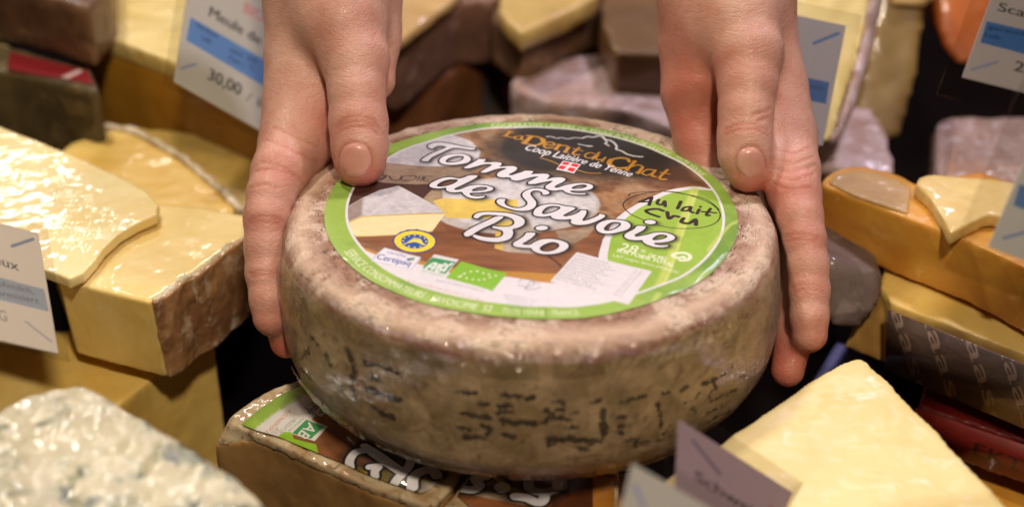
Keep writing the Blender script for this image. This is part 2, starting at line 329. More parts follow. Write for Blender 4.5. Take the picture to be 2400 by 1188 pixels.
def build_label():
    R = Ras(1500, -LR, LR, -LR, LR, wconv, S(150, 190, 62))
    n1 = fbm(R.W, R.H, 5, 6, 1); n2 = fbm(R.W, R.H, 26, 4, 2); n3 = fbm(R.W, R.H, 90, 3, 3)
    gm = np.clip((n1-.42)*4, 0, 1)[..., None]; g0 = np.array(S(154, 186, 78)); g1 = np.array(S(108, 150, 48))
    R.a[:] = g0*(1-gm)+g1*gm
    full = (slice(0, R.H), slice(0, R.W))
    X, Y = R.grid(full)
    q = R.c([(804,502),(1226,297),(1290,727),(1693,502),(1011,663),(1496,695),(1503,347)])
    A = np.c_[2*q, np.ones(len(q))]; s_ = np.linalg.lstsq(A, (q**2).sum(1), rcond=None)[0]; cc = s_[:2]; rr = math.sqrt(s_[2]+cc@cc)
    Dr = np.hypot(X-cc[0], Y-cc[1])-rr
    R.put(full, R.cov(np.abs(Dr)-.055), WHT)
    inside = R.cov(Dr+.05)
    # rusty cheese photograph
    br = np.array(S(168, 124, 84))*(.55+.9*n1[..., None]); lt = np.array(S(196, 160, 128)); f = np.clip((n2-.5)*5, 0, 1)[..., None]
    pic = br*(1-f*.6)+lt*f*.6; dk = np.array(S(110, 62, 34)); f = np.clip((.46-n2)*6, 0, 1)[..., None]; pic = pic*(1-f*.6)+dk*f*.6
    pic *= (.75+.5*n3[..., None])
    base = R.a.copy(); R.a[:] = pic
    tex = (.55+.75*n1+.35*(n3-.5)).astype(np.float32); fine = (.66+.30*n3+.30*n2).astype(np.float32)
    streak = fbm(R.W, R.H, 8, 5, 9, asp=5.5)
    R.a *= .80
    # wooden board
    board = [(800,425),(1000,425),(1400,545),(1460,520),(1440,700),(1300,660),(1190,642),(1080,630),(985,608),(880,580),(800,560)]
    R.poly(board, S(134, 84, 50), tex=(.45+1.15*streak).astype(np.float32), soft=.1)
    R.poly([(800,425),(905,425),(1040,440),(1010,490),(930,450),(800,520)], S(74, 44, 32), soft=.25)
    R.poly([(1030,512),(1160,512),(1165,560),(1050,545)], S(120, 72, 42), tex=(.45+1.15*streak).astype(np.float32), soft=.1)
    # dark head panel
    R.ellipse((1405,352), 262, 74, S(38, 30, 24), soft=1.3, alpha=.97, tex=(.7+.6*n1).astype(np.float32))
    R.poly([(1200,297),(1300,300),(1450,325),(1560,362),(1650,435),(1500,420),(1320,380),(1230,345)], S(44, 36, 30), soft=.5, alpha=.9)
    R.poly(z2([(1700,560),(2030,750),(1850,745),(1600,780),(1350,700)]), S(92, 52, 30), soft=.3, alpha=.6)
    # wheels in the picture
    G = S(206, 201, 205)
    R.poly(z1([(480,500),(620,470),(800,380),(1000,300),(1200,262),(1400,330),(1490,430),(1460,530),(1200,575),(900,560),(600,530)]), G, soft=.08, tex=fine)
    R.poly(z1([(480,520),(600,530),(900,555),(1200,568),(1460,540),(1440,620),(1290,670),(1100,725),(900,742),(600,722),(440,690)]), S(158, 134, 112), soft=.05, tex=tex)
    R.stroke(z1([(600,530),(900,555),(1200,568),(1440,540)]), .03, S(120, 92, 70), alpha=.7)
    for L in ([(560,640),(610,650),(590,680),(540,690)],[(620,640),(560,700)],[(640,650),(670,690),(730,690),(760,650)],[(890,672),(860,695),(800,700),(750,685),(770,655),(830,645),(890,655),(890,672)],[(930,650),(900,700)],[(960,655),(930,705)],[(1040,655),(980,655),(960,700),(1010,705)],[(970,680),(1010,680)]):
        R.stroke(z1(L), .07, S(62, 44, 36), alpha=.85)
    R.ellipse((1205,484), 202, 67, S(196, 186, 178), soft=.12, tex=fine)
    R.ellipse((1215,478), 185, 58, S(212, 207, 210), soft=.25, tex=fine)
    R.poly(z4([(1000,120),(975,210),(900,300),(740,385),(640,420),(640,330),(600,255),(800,240),(930,180)]), S(164, 140, 116), soft=.08, tex=tex)
    R.poly(z1([(960,870),(1040,790),(1130,780),(1140,870),(1040,930),(1100,1000)]), S(176, 150, 120), soft=.05, tex=tex)
    R.stroke(z4([(980,150),(920,200),(780,235),(600,250)]), .05, S(150, 100, 60), alpha=.6, soft=.05)
    R.poly([(1015,476),(1040,467),(1120,468),(1213,469),(1214,494),(1160,512),(1046,512),(1028,488)], S(226, 196, 96), soft=.04, tex=(.85+.3*n2).astype(np.float32))
    R.poly([(1162,546),(1232,500),(1250,540),(1262,580),(1252,597),(1190,594),(1160,585)], S(188, 172, 158), soft=.05, tex=tex)
    R.poly([(1162,546),(1180,530),(1178,590),(1160,585)], S(222, 186, 84), soft=.06)
    R.poly([(1160,520),(1200,515),(1212,540),(1175,548)], S(216, 190, 96), soft=.06)
    R.poly([(934,439),(1045,500),(851,510),(813,526),(806,492),(851,467),(891,449)], G, soft=.03, tex=fine)
    R.poly([(806,492),(851,467),(848,508),(813,526)], S(140, 110, 88), soft=.12, tex=tex, alpha=.7)
    R.poly([(1044,503),(851,510),(813,526),(823,558),(876,557),(960,552),(1013,543)], S(238, 222, 168), soft=.02)
    R.stroke([(1040,503),(940,506),(851,511),(815,526)], .1, S(214, 176, 84), alpha=.8, soft=.05)
    R.stroke([(823,556),(876,556),(960,551),(1013,543)], .06, S(206, 166, 76), alpha=.7, soft=.04)
    R.stroke(z4([(540,490),(600,530),(650,575)]), [.1, .06, .1], S(50, 26, 14))
    # orange board edge, white foot
    foot = [(832,556),(838,581),(885,597),(985,618),(1060,636),(1190,643),(1305,645),(1350,640),(1420,720),(1300,760),(1000,740),(840,640),(790,560)]
    R.poly([(a, b-3) for a, b in foot], S(196, 140, 56), tex=(.8+.3*n1).astype(np.float32))
    R.poly([(820,570),(838,583),(885,602),(985,624),(1060,644),(1190,654),(1290,664),(1360,668),(1460,690),(1440,760),(1000,740),(840,650)], S(228, 222, 228))
    # green leaf area
    leaf = [(1665,446),(1640,441),(1617,440),(1580,444),(1554,450),(1503,472),(1466,497),(1440,518),(1424,545),(1413,563),(1403,600),(1402,640),(1410,700),(1480,720),(1760,640),(1760,440)]
    cen = np.array([1580, 560.])
    R.poly(leaf, WHT)
    inner = [(1670,450),(1640,448),(1617,447),(1584,451),(1560,458),(1516,478),(1484,500),(1460,520),(1440,545),(1431,563),(1424,600),(1424,640),(1440,700),(1500,720),(1800,640),(1780,450)]
    gl = np.clip((n1-.4)*4, 0, 1)
    R.poly(inner, S(150, 186, 66), tex=(.78+.42*n1).astype(np.float32))
    for L in ([(1627,446),(1600,520),(1560,640),(1530,700)],): 
        R.stroke(L, .32, S(204, 216, 110), alpha=.7, soft=.15)
        R.stroke([(x+9, y) for x, y in L], .1, S(214, 224, 130), alpha=.6, soft=.05)
    inside_pic = R.a.copy(); m = inside[..., None]; R.a[:] = base*(1-m)+inside_pic*m
    R.put(full, R.cov(np.abs(Dr)-.05), WHT)
    # leaf veins run over the ring as well
    R.stroke([(1731,520),(1700,540),(1660,590)], .16, S(206, 216, 120), alpha=.6, soft=.1)
    R.stroke(z4([(1560,840),(1530,880),(1490,960)]), .2, S(206, 216, 120), alpha=.6, soft=.1)
    # ring lettering
    R.text_arc('COOPÉRATIVE LAITIÈRE DE YENNE PORTE DE SAVOIE - 73170 YENNE', (0, 0), LR-.56, *[math.degrees(math.atan2(*R.conv(x, y)[::-1])) for x, y in ((1150,294),(1655,413))], .38, (.78, .84, .55))
    R.text_arc('SERVICE CONSOMMATEURS : SAVOICIME  52', (0, 0), LR-.2, *[math.degrees(math.atan2(*R.conv(x, y)[::-1])) % 360 for x, y in ((812,590),(1150,738))], .40, (.78, .84, .6), out=False)
    R.text_arc('73170 YENNE - FRANCE', (0, 0), LR-.2, *[math.degrees(math.atan2(*R.conv(x, y)[::-1])) % 360 for x, y in ((1175,742),(1360,741))], .36, (.72, .8, .5), out=False)
    # head panel lettering
    GD = S(196, 138, 44)
    K = dict(col=GD)
    def st(L, w): R.stroke(z2(L), w*.74, GD, smooth=len(L) > 2)
    st([(182,240),(135,288)], .17); st([(112,284),(160,292),(212,305),(222,292)], .09); st([(160,234),(208,246)], .08)
    st([(290,290),(262,286),(225,300),(232,318),(270,318),(292,296)], .09); st([(300,290),(285,318),(305,330)], .11)
    st([(375,292),(312,358)], .26); st([(335,284),(420,292),(482,312),(500,338),(470,365),(400,378),(290,352)], .15); st([(470,320),(490,345),(450,370)], .22)
    def e_(x, y, k=1): st([(x-42*k, y), (x+46*k, y+4*k), (x+30*k, y-22*k), (x-20*k, y-24*k), (x-52*k, y+4*k), (x-30*k, y+30*k), (x+30*k, y+26*k)], .13)
    e_(545, 375)
    st([(640,372),(602,418)], .2); st([(622,388),(680,378),(720,390),(715,405)], .11); st([(722,395),(690,442)], .2); st([(610,370),(645,373)], .06); st([(585,415),(625,424)], .07); st([(672,436),(720,448)], .07)
    st([(822,395),(765,445),(775,462),(822,462)], .15); st([(765,405),(855,425)], .08)
    st([(965,450),(920,440),(875,462),(885,485),(930,490),(968,468)], .1); st([(1008,435),(945,500)], .14)
    st([(1000,462),(975,490),(1000,505),(1045,498)], .12); st([(1065,480),(1030,520)], .13)
    st([(1285,515),(1270,490),(1200,482),(1120,500),(1095,540),(1130,572),(1200,580),(1262,570)], .2); st([(1120,500),(1098,535),(1130,568)], .3)
    st([(1340,512),(1262,592)], .2); st([(1308,560),(1370,545),(1410,560),(1400,578)], .11); st([(1410,568),(1365,618)], .2); st([(1245,590),(1290,600)], .07); st([(1345,612),(1395,622)], .07); st([(1315,508),(1345,514)], .07)
    st([(1520,595),(1460,585),(1410,608),(1420,632),(1470,635),(1518,605)], .12); st([(1530,592),(1495,640),(1530,652)], .16)
    st([(1640,590),(1570,655),(1585,675),(1625,675)], .17); st([(1575,612),(1665,630)], .08)
    for L, w in (([(518,290),(560,288),(620,305),(650,295),(720,308),(770,295),(850,300)],.06),([(850,300),(900,283),(950,290),(1000,277),(1040,285),(1060,310),(1110,320),(1150,345)],.09),([(1040,290),(1080,335),(1060,345),(1100,370)],.07),([(1150,345),(1170,375),(1165,400),(1220,420),(1260,445),(1330,465),(1410,470)],.09),([(815,358),(880,372),(940,375),(900,380)],.07)):
        R.stroke(z2(L), w, WHT)
    R.text('Coop Laitière de Yenne', (1229,356), (1477,416), (11,-13), WHT, shear=.3, bold=1)
    R.stroke(z2([(460,490),(560,520),(640,560)]), .05, GD); R.stroke(z2([(800,610),(900,632),(1020,632)]), .05, GD)
    R.poly(z2([(672,522),(838,560),(772,640),(606,602)]), WHT)
    for L in ([(678,530),(738,543),(712,568),(655,555)],[(760,550),(826,566),(800,590),(738,575)],[(648,565),(704,578),(676,606),(620,592)],[(730,587),(790,600),(764,630),(706,615)]): R.poly(z2(L), S(222, 40, 34))
    # big script lettering with its dark outline and soft shade
    for off, soft, pad, al in ((7, .30, .08, .5), (3, .14, .08, .65)):
        for L in BIG: 
            b, D = R.sd_loops([[(x+off, y+off*.6) for x, y in l] for l in L], pad=.8); R.put(b, R.cov(D-pad, soft)*al, S(26, 18, 14))
    for L in BIG:
        b, D = R.sd_loops(L, pad=.4, sharp=False); R.put(b, R.cov(D-.062), S(30, 22, 20))
    for L in BIG:
        b, D = R.sd_loops(L, pad=.2, sharp=False); R.put(b, R.cov(D+.015), WHT)
    # handwriting
    INK = S(38, 18, 14)
    for L, w in (([(1380,885),(1440,860),(1495,840),(1480,880),(1470,915)],.15),([(1410,885),(1490,880)],.12),([(1560,865),(1545,900),(1590,910),(1615,880),(1620,925)],.15),([(1765,885),(1735,945)],.16),
                 ([(1850,935),(1800,940),(1775,965),(1830,968),(1860,940),(1850,975),(1880,990)],.14),([(1935,965),(1915,1000)],.15),([(1945,940),(1948,944)],.13),([(2040,960),(2000,1015),(2030,1020)],.14),([(1960,985),(2090,998)],.12),
                 ([(1600,965),(1540,950),(1450,965),(1460,990),(1560,1020)],.17),([(1640,975),(1655,1035),(1700,1010),(1745,1020)],.17),([(1790,1035),(1770,1070),(1840,1085),(1900,1050),(1905,1100)],.18)):
        R.stroke(z2(L), w, INK)
    R.stroke(z2([(1282,830),(1300,805),(1400,790),(1560,788),(1720,800),(1870,840),(1990,890),(2080,940),(2130,1010),(2100,1080),(1990,1120),(1850,1132),(1700,1125),(1560,1100),(1400,1050),(1290,1000),(1230,930),(1250,880),(1330,830),(1450,800),(1600,790),(1800,820),(1960,860),(2060,915),(2120,970)]), .055, INK)
    b, D = R.sd_loops(BIG[8], pad=.3, sharp=False); R.put(b, R.cov(D-.062), S(30, 22, 20)); R.put(b, R.cov(D+.01), WHT)
    # small white print on the leaf
    LG = (.80, .86, .62)
    R.text('28', *z4([(1190,425),(1345,460)]), (10,-17), LG, bold=1); R.text('%', *z4([(1380,445),(1430,455)]), (5,-7), LG); R.text('DE MG', *z4([(1460,490),(1620,525)]), (5,-8), LG, bold=1)
    R.text('SUR POIDS TOTAL', *z4([(1165,445),(1695,585)]), (5,-8), LG, bold=1); R.text("LAIT origine Savoie (FRANCE)", *z4([(1130,490),(1735,645)]), (4,-6), LG)
    R.stroke(z4([(1740,500),(1690,480),(1720,455),(1800,450),(1850,480),(1830,515),(1760,520)]), .16, LG); R.stroke(z4([(1740,500),(1790,485),(1800,500)]), .12, LG)
    # paper sheet with fine print
    R.poly(z4([(800,450),(1495,640),(1280,935),(550,715)]), S(226, 220, 226))
    a0, a1, b0 = np.array(z4([(800,450)])[0]), np.array(z4([(1495,640)])[0]), np.array(z4([(550,715)])[0])
    words = ['FROMAGE AU LAIT CRU DE VACHE', 'Ingrédients: lait entier cru, sel,', 'ferments lactiques, présure', 'Valeurs nutritionnelles pour 100 g', 'Énergie 1550 kJ / 374 kcal', 'Matières grasses 30 g', 'dont acides gras saturés 20 g', 'Glucides 1 g  dont sucres 0 g', 'Protéines 25 g', 'Sel 1,6 g  Calcium 750 mg']
    for i, t in enumerate(words):
        p = a0+(b0-a0)*(.12+.086*i)+(a1-a0)*.03
        R.text(t, tuple(p), tuple(p+(a1-a0)*(.42+.2*((i*37) % 5)/5)), (3,-4.5), S(140, 134, 142), alpha=.8)
        R.text('%d g' % (i*7+3), tuple(p+(a1-a0)*.78), tuple(p+(a1-a0)*.88), (3,-4.5), S(150, 144, 150), alpha=.7)
    # badges
    ang = [t*2*math.pi/30 for t in range(30)]
    R.poly([(972+(51+1.5*(i % 2))*math.cos(t), 568+(28+1.2*(i % 2))*math.sin(t)) for i, t in enumerate(ang)], S(52, 62, 140))
    R.ellipse((972,568), 48, 25.5, S(240, 216, 58)); R.ellipse((972,568), 32, 17, S(40, 84, 168))
    for i in range(12): R.ellipse((972+27*math.cos(i*math.pi/6), 568+14*math.sin(i*math.pi/6)), 2.6, 1.6, S(244, 220, 80), n=8)
    for i in range(5): R.stroke([(953+i*4, 573-i*3), (972+i*3, 569-i*1.5), (984+i*2, 572+i)], .06, S(244, 222, 90))
    R.poly(z3([(600,412),(938,498),(925,530),(858,616),(478,532),(490,500)]), S(206, 204, 224)); R.poly(z3([(602,420),(928,503),(852,606),(490,526)]), S(232, 228, 236))
    R.text('certifié', *z3([(620,462),(790,502)]), (5,-6), S(90, 110, 170)); R.text('Certipaq', *z3([(520,510),(830,580)]), (8,-11), S(70, 92, 168), bold=1)
    R.poly(z3([(800,515),(880,500),(870,530),(820,535)]), S(110, 160, 90)); R.poly(z3([(800,515),(845,505),(835,530),(815,535)]), S(70, 100, 150))
    R.poly(z3([(1062,470),(1288,520),(1150,690),(925,640)]), S(222, 222, 222)); R.poly(z3([(1042,502),(1262,545),(1165,655),(950,602)]), S(60, 152, 92))
    for L in ([(985,605),(1040,565),(1080,560),(1040,612)],[(1010,590),(1060,595)],[(1110,570),(1075,622)],[(1110,572),(1150,580),(1105,600),(1135,615),(1080,635)],[(1160,560),(1190,580),(1225,560)],[(1185,580),(1150,630)]): R.stroke(z3(L), .11, S(226, 232, 226))
    R.text('AGRICULTURE BIOLOGIQUE', *z3([(935,630),(1145,680)]), (2,-4), S(110, 150, 110), alpha=.7)
    R.poly(z3([(1310,540),(1738,655),(1600,822),(1168,692)]), S(138, 190, 52))
    for x, y in [(1290,685),(1340,655),(1400,635),(1460,632),(1515,650),(1568,664),(1632,678),(1578,695),(1525,715),(1475,720),(1418,714),(1362,700),(1310,676)]: R.ellipse(z3([(x, y)])[0], 3.4, 2.1, S(226, 236, 196), n=8)
    R.text('À CONSERVER ENTRE 4° ET 8°C', *z3([(800,715),(1520,925)]), (3,-5), S(206, 150, 110), alpha=.9)
    R.text("PRODUIT DE L'AGRICULTURE BIOLOGIQUE", *z3([(1070,720),(1520,835)]), (3,-5), S(150, 150, 158), alpha=.9)
    for k in range(4): R.text('TRANSFORMÉ EN FRANCE'[:20-3*k], *z3([(1690+12*k, 855+26*k), (2010-20*k, 905+22*k)]), (2.5,-4), S(160, 158, 164), alpha=.8)
    for L in ([(1850,730),(1880,700),(1960,710),(1990,740),(1900,790)],[(1920,770),(1960,720),(2040,740)],[(1840,760),(1900,770),(1930,800),(2050,770)]): R.stroke(z3(L), .04, S(150, 150, 156))
    # a fold in the paper, its shade drawn as darker strokes
    R.stroke(z3([(70,890),(150,880),(230,850)]), .05, S(70, 110, 30), alpha=.6); R.stroke(z3([(2090,970),(2100,1060)]), .08, S(90, 130, 40), alpha=.5, soft=.05)
    R.a *= (.90+.12*n3[..., None])
    return R
# (label image made once, used by the wheel)
LABEL = build_label()
# ================================================================== the held wheel of cheese
WR = .0975; WH = .0675
def wheel_local(r, a, z): return WC + WU*(r*math.cos(a)) + WV*(r*math.sin(a)) + WN*z
def und(x, y): return .0009*mnoise.noise(Vector((x*28, y*28, 0)))+.0004*mnoise.noise(Vector((x*80, y*80, 3)))
PROF = [(0, 0), (.02, 0), (.04, 0), (.06, 0), (.075, -.0001), (.086, -.0003), (.091, -.0008), (.0945, -.0020), (.0966, -.0038), (.0978, -.0064), (.0986, -.0100), (.0996, -.016), (.1006, -.025), (.1012, -.034), (.1012, -.043), (.0998, -.052), (.096, -.059), (.0902, -.0638), (.082, -.0664), (.06, -.0675), (.03, -.0675), (0, -.0675)]
def resample(pr, step):
    out = [pr[0]]; 
    for a, b in zip(pr, pr[1:]):
        L = math.hypot(b[0]-a[0], b[1]-a[1]); n = max(1, round(L/step))
        out += [(a[0]+(b[0]-a[0])*i/n, a[1]+(b[1]-a[1])*i/n) for i in range(1, n+1)]
    return out
def wheel_mesh():
    pr = resample(PROF, .0022)
    for _ in range(1): pr = [pr[0]]+[((a[0]+2*b[0]+c[0])/4, (a[1]+2*b[1]+c[1])/4) for a, b, c in zip(pr, pr[1:], pr[2:])]+[pr[-1]]
    NA = 300; vs = []; uv = []; L = 0
    for i, (r, z) in enumerate(pr):
        if i: L += math.hypot(r-pr[i-1][0], z-pr[i-1][1])
        for j in range(NA+1):
            a = -math.pi*1.5+2*math.pi*j/NA; ca = math.cos(a); sa = math.sin(a)
            k = min(1, max(0, (r-.086)/.01)) if r > .086 else 0
            wob = 1+.008*mnoise.noise(Vector((ca*2, sa*2, z*30)))*k + .004*mnoise.noise(Vector((ca*9, sa*9, z*80)))*k+.010*min(1, max(0, (r-.088)/.01))
            rr = r*wob; dz = und(rr*ca, rr*sa) if z > -.01 else .0006*mnoise.noise(Vector((ca*6, sa*6, z*70)))
            if -.007 < z < -.002 and r > .08: dz += .0008*mnoise.noise(Vector((ca*14, sa*14, 5)))
            vs.append(wheel_local(rr, a, z+dz)); uv.append((j/NA, L))
    fs = [(i*(NA+1)+j, (i+1)*(NA+1)+j, (i+1)*(NA+1)+j+1, i*(NA+1)+j+1) for i in range(len(pr)-1) for j in range(NA)]
    me = mesh_from(vs, fs); l = me.uv_layers.new(name='UVMap')
    for lp in me.loops: l.data[lp.index].uv = (uv[lp.vertex_index][0], uv[lp.vertex_index][1]/L)
    bm = bmesh.new(); bm.from_mesh(me); bmesh.ops.recalc_face_normals(bm, faces=bm.faces)
    bm.to_mesh(me); bm.free()
    return me, L
def cyl_conv(x, y):
    """photo pixel on the front side of the wheel -> (angle in cm of rim, height in cm)"""
    r = ray(x, y); o = CAMP-WC; R_ = .1
    ou, ov, ru, rv = o.dot(WU), o.dot(WV), r.dot(WU), r.dot(WV)
    A = ru*ru+rv*rv; B = 2*(ou*ru+ov*rv); C_ = ou*ou+ov*ov-R_*R_; D = B*B-4*A*C_
    t = (-B-math.sqrt(max(D, 0)))/(2*A); p = o+r*t
    a = math.atan2(p.dot(WV), p.dot(WU)); 
    if a > math.pi/2: a -= 2*math.pi
    return ((a+math.pi*1.5)/(2*math.pi)*62.8, p.dot(WN)*100)
zC = lambda L: [(650+x/2.97, 750+y/2.97) for x, y in L]
zD = lambda L: [(1250+x/2.97, 750+y/2.97) for x, y in L]
def build_marks():
    R = Ras(2200, 20, 62.8, -7, 1, cyl_conv, (0, 0, 0))
    one = (1, 1, 1)
    for L, w in (([(500,200),(560,330),(540,420)],40),([(250,200),(200,260)],30),([(360,230),(400,300)],34),([(440,380),(480,460)],34),([(520,430),(590,500)],34),([(620,290),(700,300),(780,330),(840,360)],30),([(680,380),(740,410)],34),([(650,460),(760,500),(860,540)],40),([(700,590),(780,650),(830,660)],34),([(560,520),(610,580)],26),([(1240,480),(1390,490)],18),([(1420,560),(1470,570)],20),([(1310,630),(1470,650)],24),([(1270,720),(1350,740)],24),([(1440,700),(1500,740),(1460,780),(1320,790)],28),([(1580,510),(1780,530)],26),([(1550,580),(1640,580)],24),([(1560,620),(1640,620)],24),([(1570,680),(1780,690)],34),([(1590,770),(1640,790)],26),([(260,100),(300,150)],26),([(200,330),(260,390)],26)):
        R.stroke(zC(L), w/168*1.35, one, smooth=False, soft=.16)
    for L, w in (([(130,550),(210,555)],22),([(80,600),(130,640),(90,690)],30),([(160,610),(200,610)],20),([(160,655),(260,665)],20),([(255,630),(290,620)],20),([(180,715),(290,720)],14),([(0,690),(60,700)],20),([(400,560),(450,550)],16),([(470,600),(470,680),(490,760),(450,820)],34),([(100,800),(260,800),(400,820)],42),([(300,860),(370,870)],30),([(120,840),(125,845)],40),([(570,600),(590,605)],16),([(655,600),(657,604)],16),([(570,655),(680,645)],20),([(580,715),(690,695)],16),([(590,740),(600,770)],20),([(620,820),(700,800),(700,850)],28),([(740,835),(850,830)],16),([(620,550),(660,525),(720,525)],24),([(740,520),(770,505)],18),([(890,490),(940,480)],16),([(1000,480),(1060,440)],22),([(850,560),(860,600),(870,680),(870,740)],24),([(890,775),(910,760)],16),([(950,800),(990,795)],16),([(1030,560),(1100,530),(1130,490)],14),([(1080,590),(1110,610)],22),([(1150,430),(1220,420),(1290,370),(1360,320)],22),([(1230,400),(1250,460)],22),([(1190,560),(1290,520),(1390,470)],14),([(1190,630),(1260,600)],20),([(1200,700),(1290,660),(1400,615)],14),([(1200,520),(1220,480)],22),([(1640,130),(1680,180)],30),([(1690,260),(1700,330)],26)):
        R.stroke(zD(L), w/168*1.3, one, smooth=False, soft=.16)
    return R
me, PL = wheel_mesh()
def wheel_mat():
    m = NT('wheel_rind'); uv = m.coord('UV'); ob = m.coord('Object')
    sep = m.n('ShaderNodeSeparateXYZ', i_Vector=uv); U, V = sep.outputs[0], sep.outputs[1]
    n1 = m.noise(ob, 55, 7, .65, .6); n2 = m.noise(m.mapping(ob, loc=(2, 3, 4)), 150, 6, .65, .8)
    # flecks drawn out round the rim
    tang = m.noise(m.mapping(uv, (150, 420, 1)), 1, 5, .6, .8)
    n0 = m.noise(m.mapping(ob, loc=(8, 3, 1)), 26, 4, .6, .5)
    top = m.mix(m.mr(n2, .42, .6), S(205, 176, 160), S(226, 206, 180))
    top = m.mix(m.mr(n1, .50, .56), top, S(160, 122, 100))
    top = m.mix(m.mr(n0, .49, .57, 0, .8), top, S(150, 102, 76))
    top = m.mix(m.mr(m.math('ADD', m.math('MULTIPLY', tang, .6), m.math('MULTIPLY', n2, .4)),   .535, .575), top, S(92, 62, 46))
    top = m.mix(m.mr(m.noise(m.mapping(ob, (1, 1, 1), loc=(7, 7, 7)), 330, 4, .7, .6), .60, .66), top, S(74, 50, 38))
    side = m.mix(m.mr(n1, .38, .62), S(138, 114, 78), S(184, 156, 120))
    side = m.mix(m.mr(n0, .45, .6, 0, .8), side, S(114, 94, 64))
    side = m.mix(m.mr(n2, .55, .66, 0, .7), side, S(100, 74, 52))
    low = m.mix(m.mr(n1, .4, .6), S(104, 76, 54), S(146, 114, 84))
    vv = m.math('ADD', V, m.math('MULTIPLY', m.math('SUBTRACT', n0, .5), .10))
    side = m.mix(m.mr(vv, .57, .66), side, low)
    v2 = m.math('ADD', V, m.math('MULTIPLY', m.math('SUBTRACT', m.noise(ob, 38, 5, .6), .5), .055))
    e = .0968/PL
    red = m.mr(m.math('ABSOLUTE', m.math('SUBTRACT', v2, e+.012)), 0, .009, 1, 0)
    col = m.mix(m.mr(v2, e+.008, e+.022), top, side)
    col = m.mix(m.math('MULTIPLY', red, m.mr(n2, .4, .55, .25, .9)), col, S(142, 84, 62))
    pale = m.mr(m.math('ABSOLUTE', m.math('SUBTRACT', v2, e-.016)), 0, .03, .65, 0)
    col = m.mix(m.math('MULTIPLY', pale, m.mr(n1, .35, .5)), col, S(236, 206, 180))
    # dark imprint marks, ragged
    t = m.n('ShaderNodeTexImage', extension='CLIP', interpolation='Cubic'); t.image = MARKS.image('imprint')
    pos = m.n('ShaderNodeCombineXYZ')
    jx = m.math('MULTIPLY', m.math('SUBTRACT', m.noise(ob, 260, 4, .7), .5), .010); jy = m.math('MULTIPLY', m.math('SUBTRACT', m.noise(m.mapping(ob, loc=(9, 9, 9)), 260, 4, .7), .5), .045)
    uu = m.math('ADD', m.math('DIVIDE', m.math('SUBTRACT', m.math('MULTIPLY', U, 62.8), 20.), 42.8), jx)
    h = m.n('ShaderNodeAttribute', attribute_name='height'); hh = m.math('ADD', m.math('DIVIDE', m.math('ADD', h.outputs['Fac'], 7.), 8.), jy)
    m.put(pos, 0, uu); m.put(pos, 1, hh); m.put(t, 'Vector', pos)
    rg = m.math('ADD', m.math('SUBTRACT', m.noise(ob, 230, 4, .7), .5), m.math('SUBTRACT', m.noise(m.mapping(ob, loc=(1, 5, 2)), 640, 3, .7), .5))
    mk = m.math('MULTIPLY', m.mr(m.math('ADD', t.outputs[0], m.math('MULTIPLY', rg, 2.3)), .44, .70), m.mr(t.outputs[0], .02, .2, 0, .95))
    col = m.mix(mk, col, S(44, 33, 22))
    hz = m.noise(m.n('ShaderNodeMapping', i_Vector=m.n('ShaderNodeVectorMath', operation='MULTIPLY', i_0=uv, i_1=(62.8, PL*100, 0)).outputs[0], i_Scale=(.6, 3.2, 1), i_Rotation=(0, 0, .7)).outputs[0], 1, 5, .65, 1.4)
    col = m.mix(m.math('MULTIPLY', m.mr(hz, .54, .70, 0, .45), m.mr(V, .5, .56)), col, S(196, 178, 146))  # diagonal pale streaks: bright haze of the film put into the colour
    m.put(m.b, 'Base Color', col); m.put(m.b, 'Roughness', .75)
    hgt = m.math('ADD', n1, m.math('MULTIPLY', n2, .8))
    m.put(m.b, 'Normal', m.bump(hgt, .55, .0018))
    # cling film tight round it
    ax = m.n('ShaderNodeVectorMath', operation='MULTIPLY', i_0=uv, i_1=(62.8, PL*100, 0)).outputs[0]
    a = m.noise(m.mapping(ax, (.55, 3.6, 1), (0, 0, .55)), 1, 3, .6, 1.3)
    b = m.noise(m.mapping(ax, (3.4, .5, 1), (0, 0, .25)), 1, 3, .6, 1.1)
    c = m.noise(ob, 150, 3, .6, 1.6)
    a = m.math('POWER', m.math('SUBTRACT', 1., m.math('ABSOLUTE', m.math('MULTIPLY', m.math('SUBTRACT', a, .5), 6.))), 4.)
    hf = m.math('ADD', m.math('MULTIPLY', a, .35), m.math('ADD', m.math('MULTIPLY', b, .6), m.math('MULTIPLY', c, .8)))
    rim = m.mr(m.math('ABSOLUTE', m.math('SUBTRACT', V, e+.01)), 0, .07, 1, 0)
    hf = m.math('ADD', hf, m.math('MULTIPLY', rim, m.math('MULTIPLY', m.noise(ob, 260, 2, .6, 1.), .9)))
    m.put(m.b, 'Coat Weight', .85); m.put(m.b, 'Coat Roughness', .07); m.put(m.b, 'Coat Normal', m.bump(hf, 1., .0045))
    return m.m
MARKS = build_marks()
cw = thing('whole_cheese', 'whole mottled cheese in cling film with green printed round label, held between two hands', 'cheese', WC-WN*WH)
at = me.attributes.new('height', 'FLOAT', 'POINT')
at.data.foreach_set('value', [((v.co-WC).dot(WN))*100 for v in me.vertices])
link('rind', me, wheel_mat(), cw)
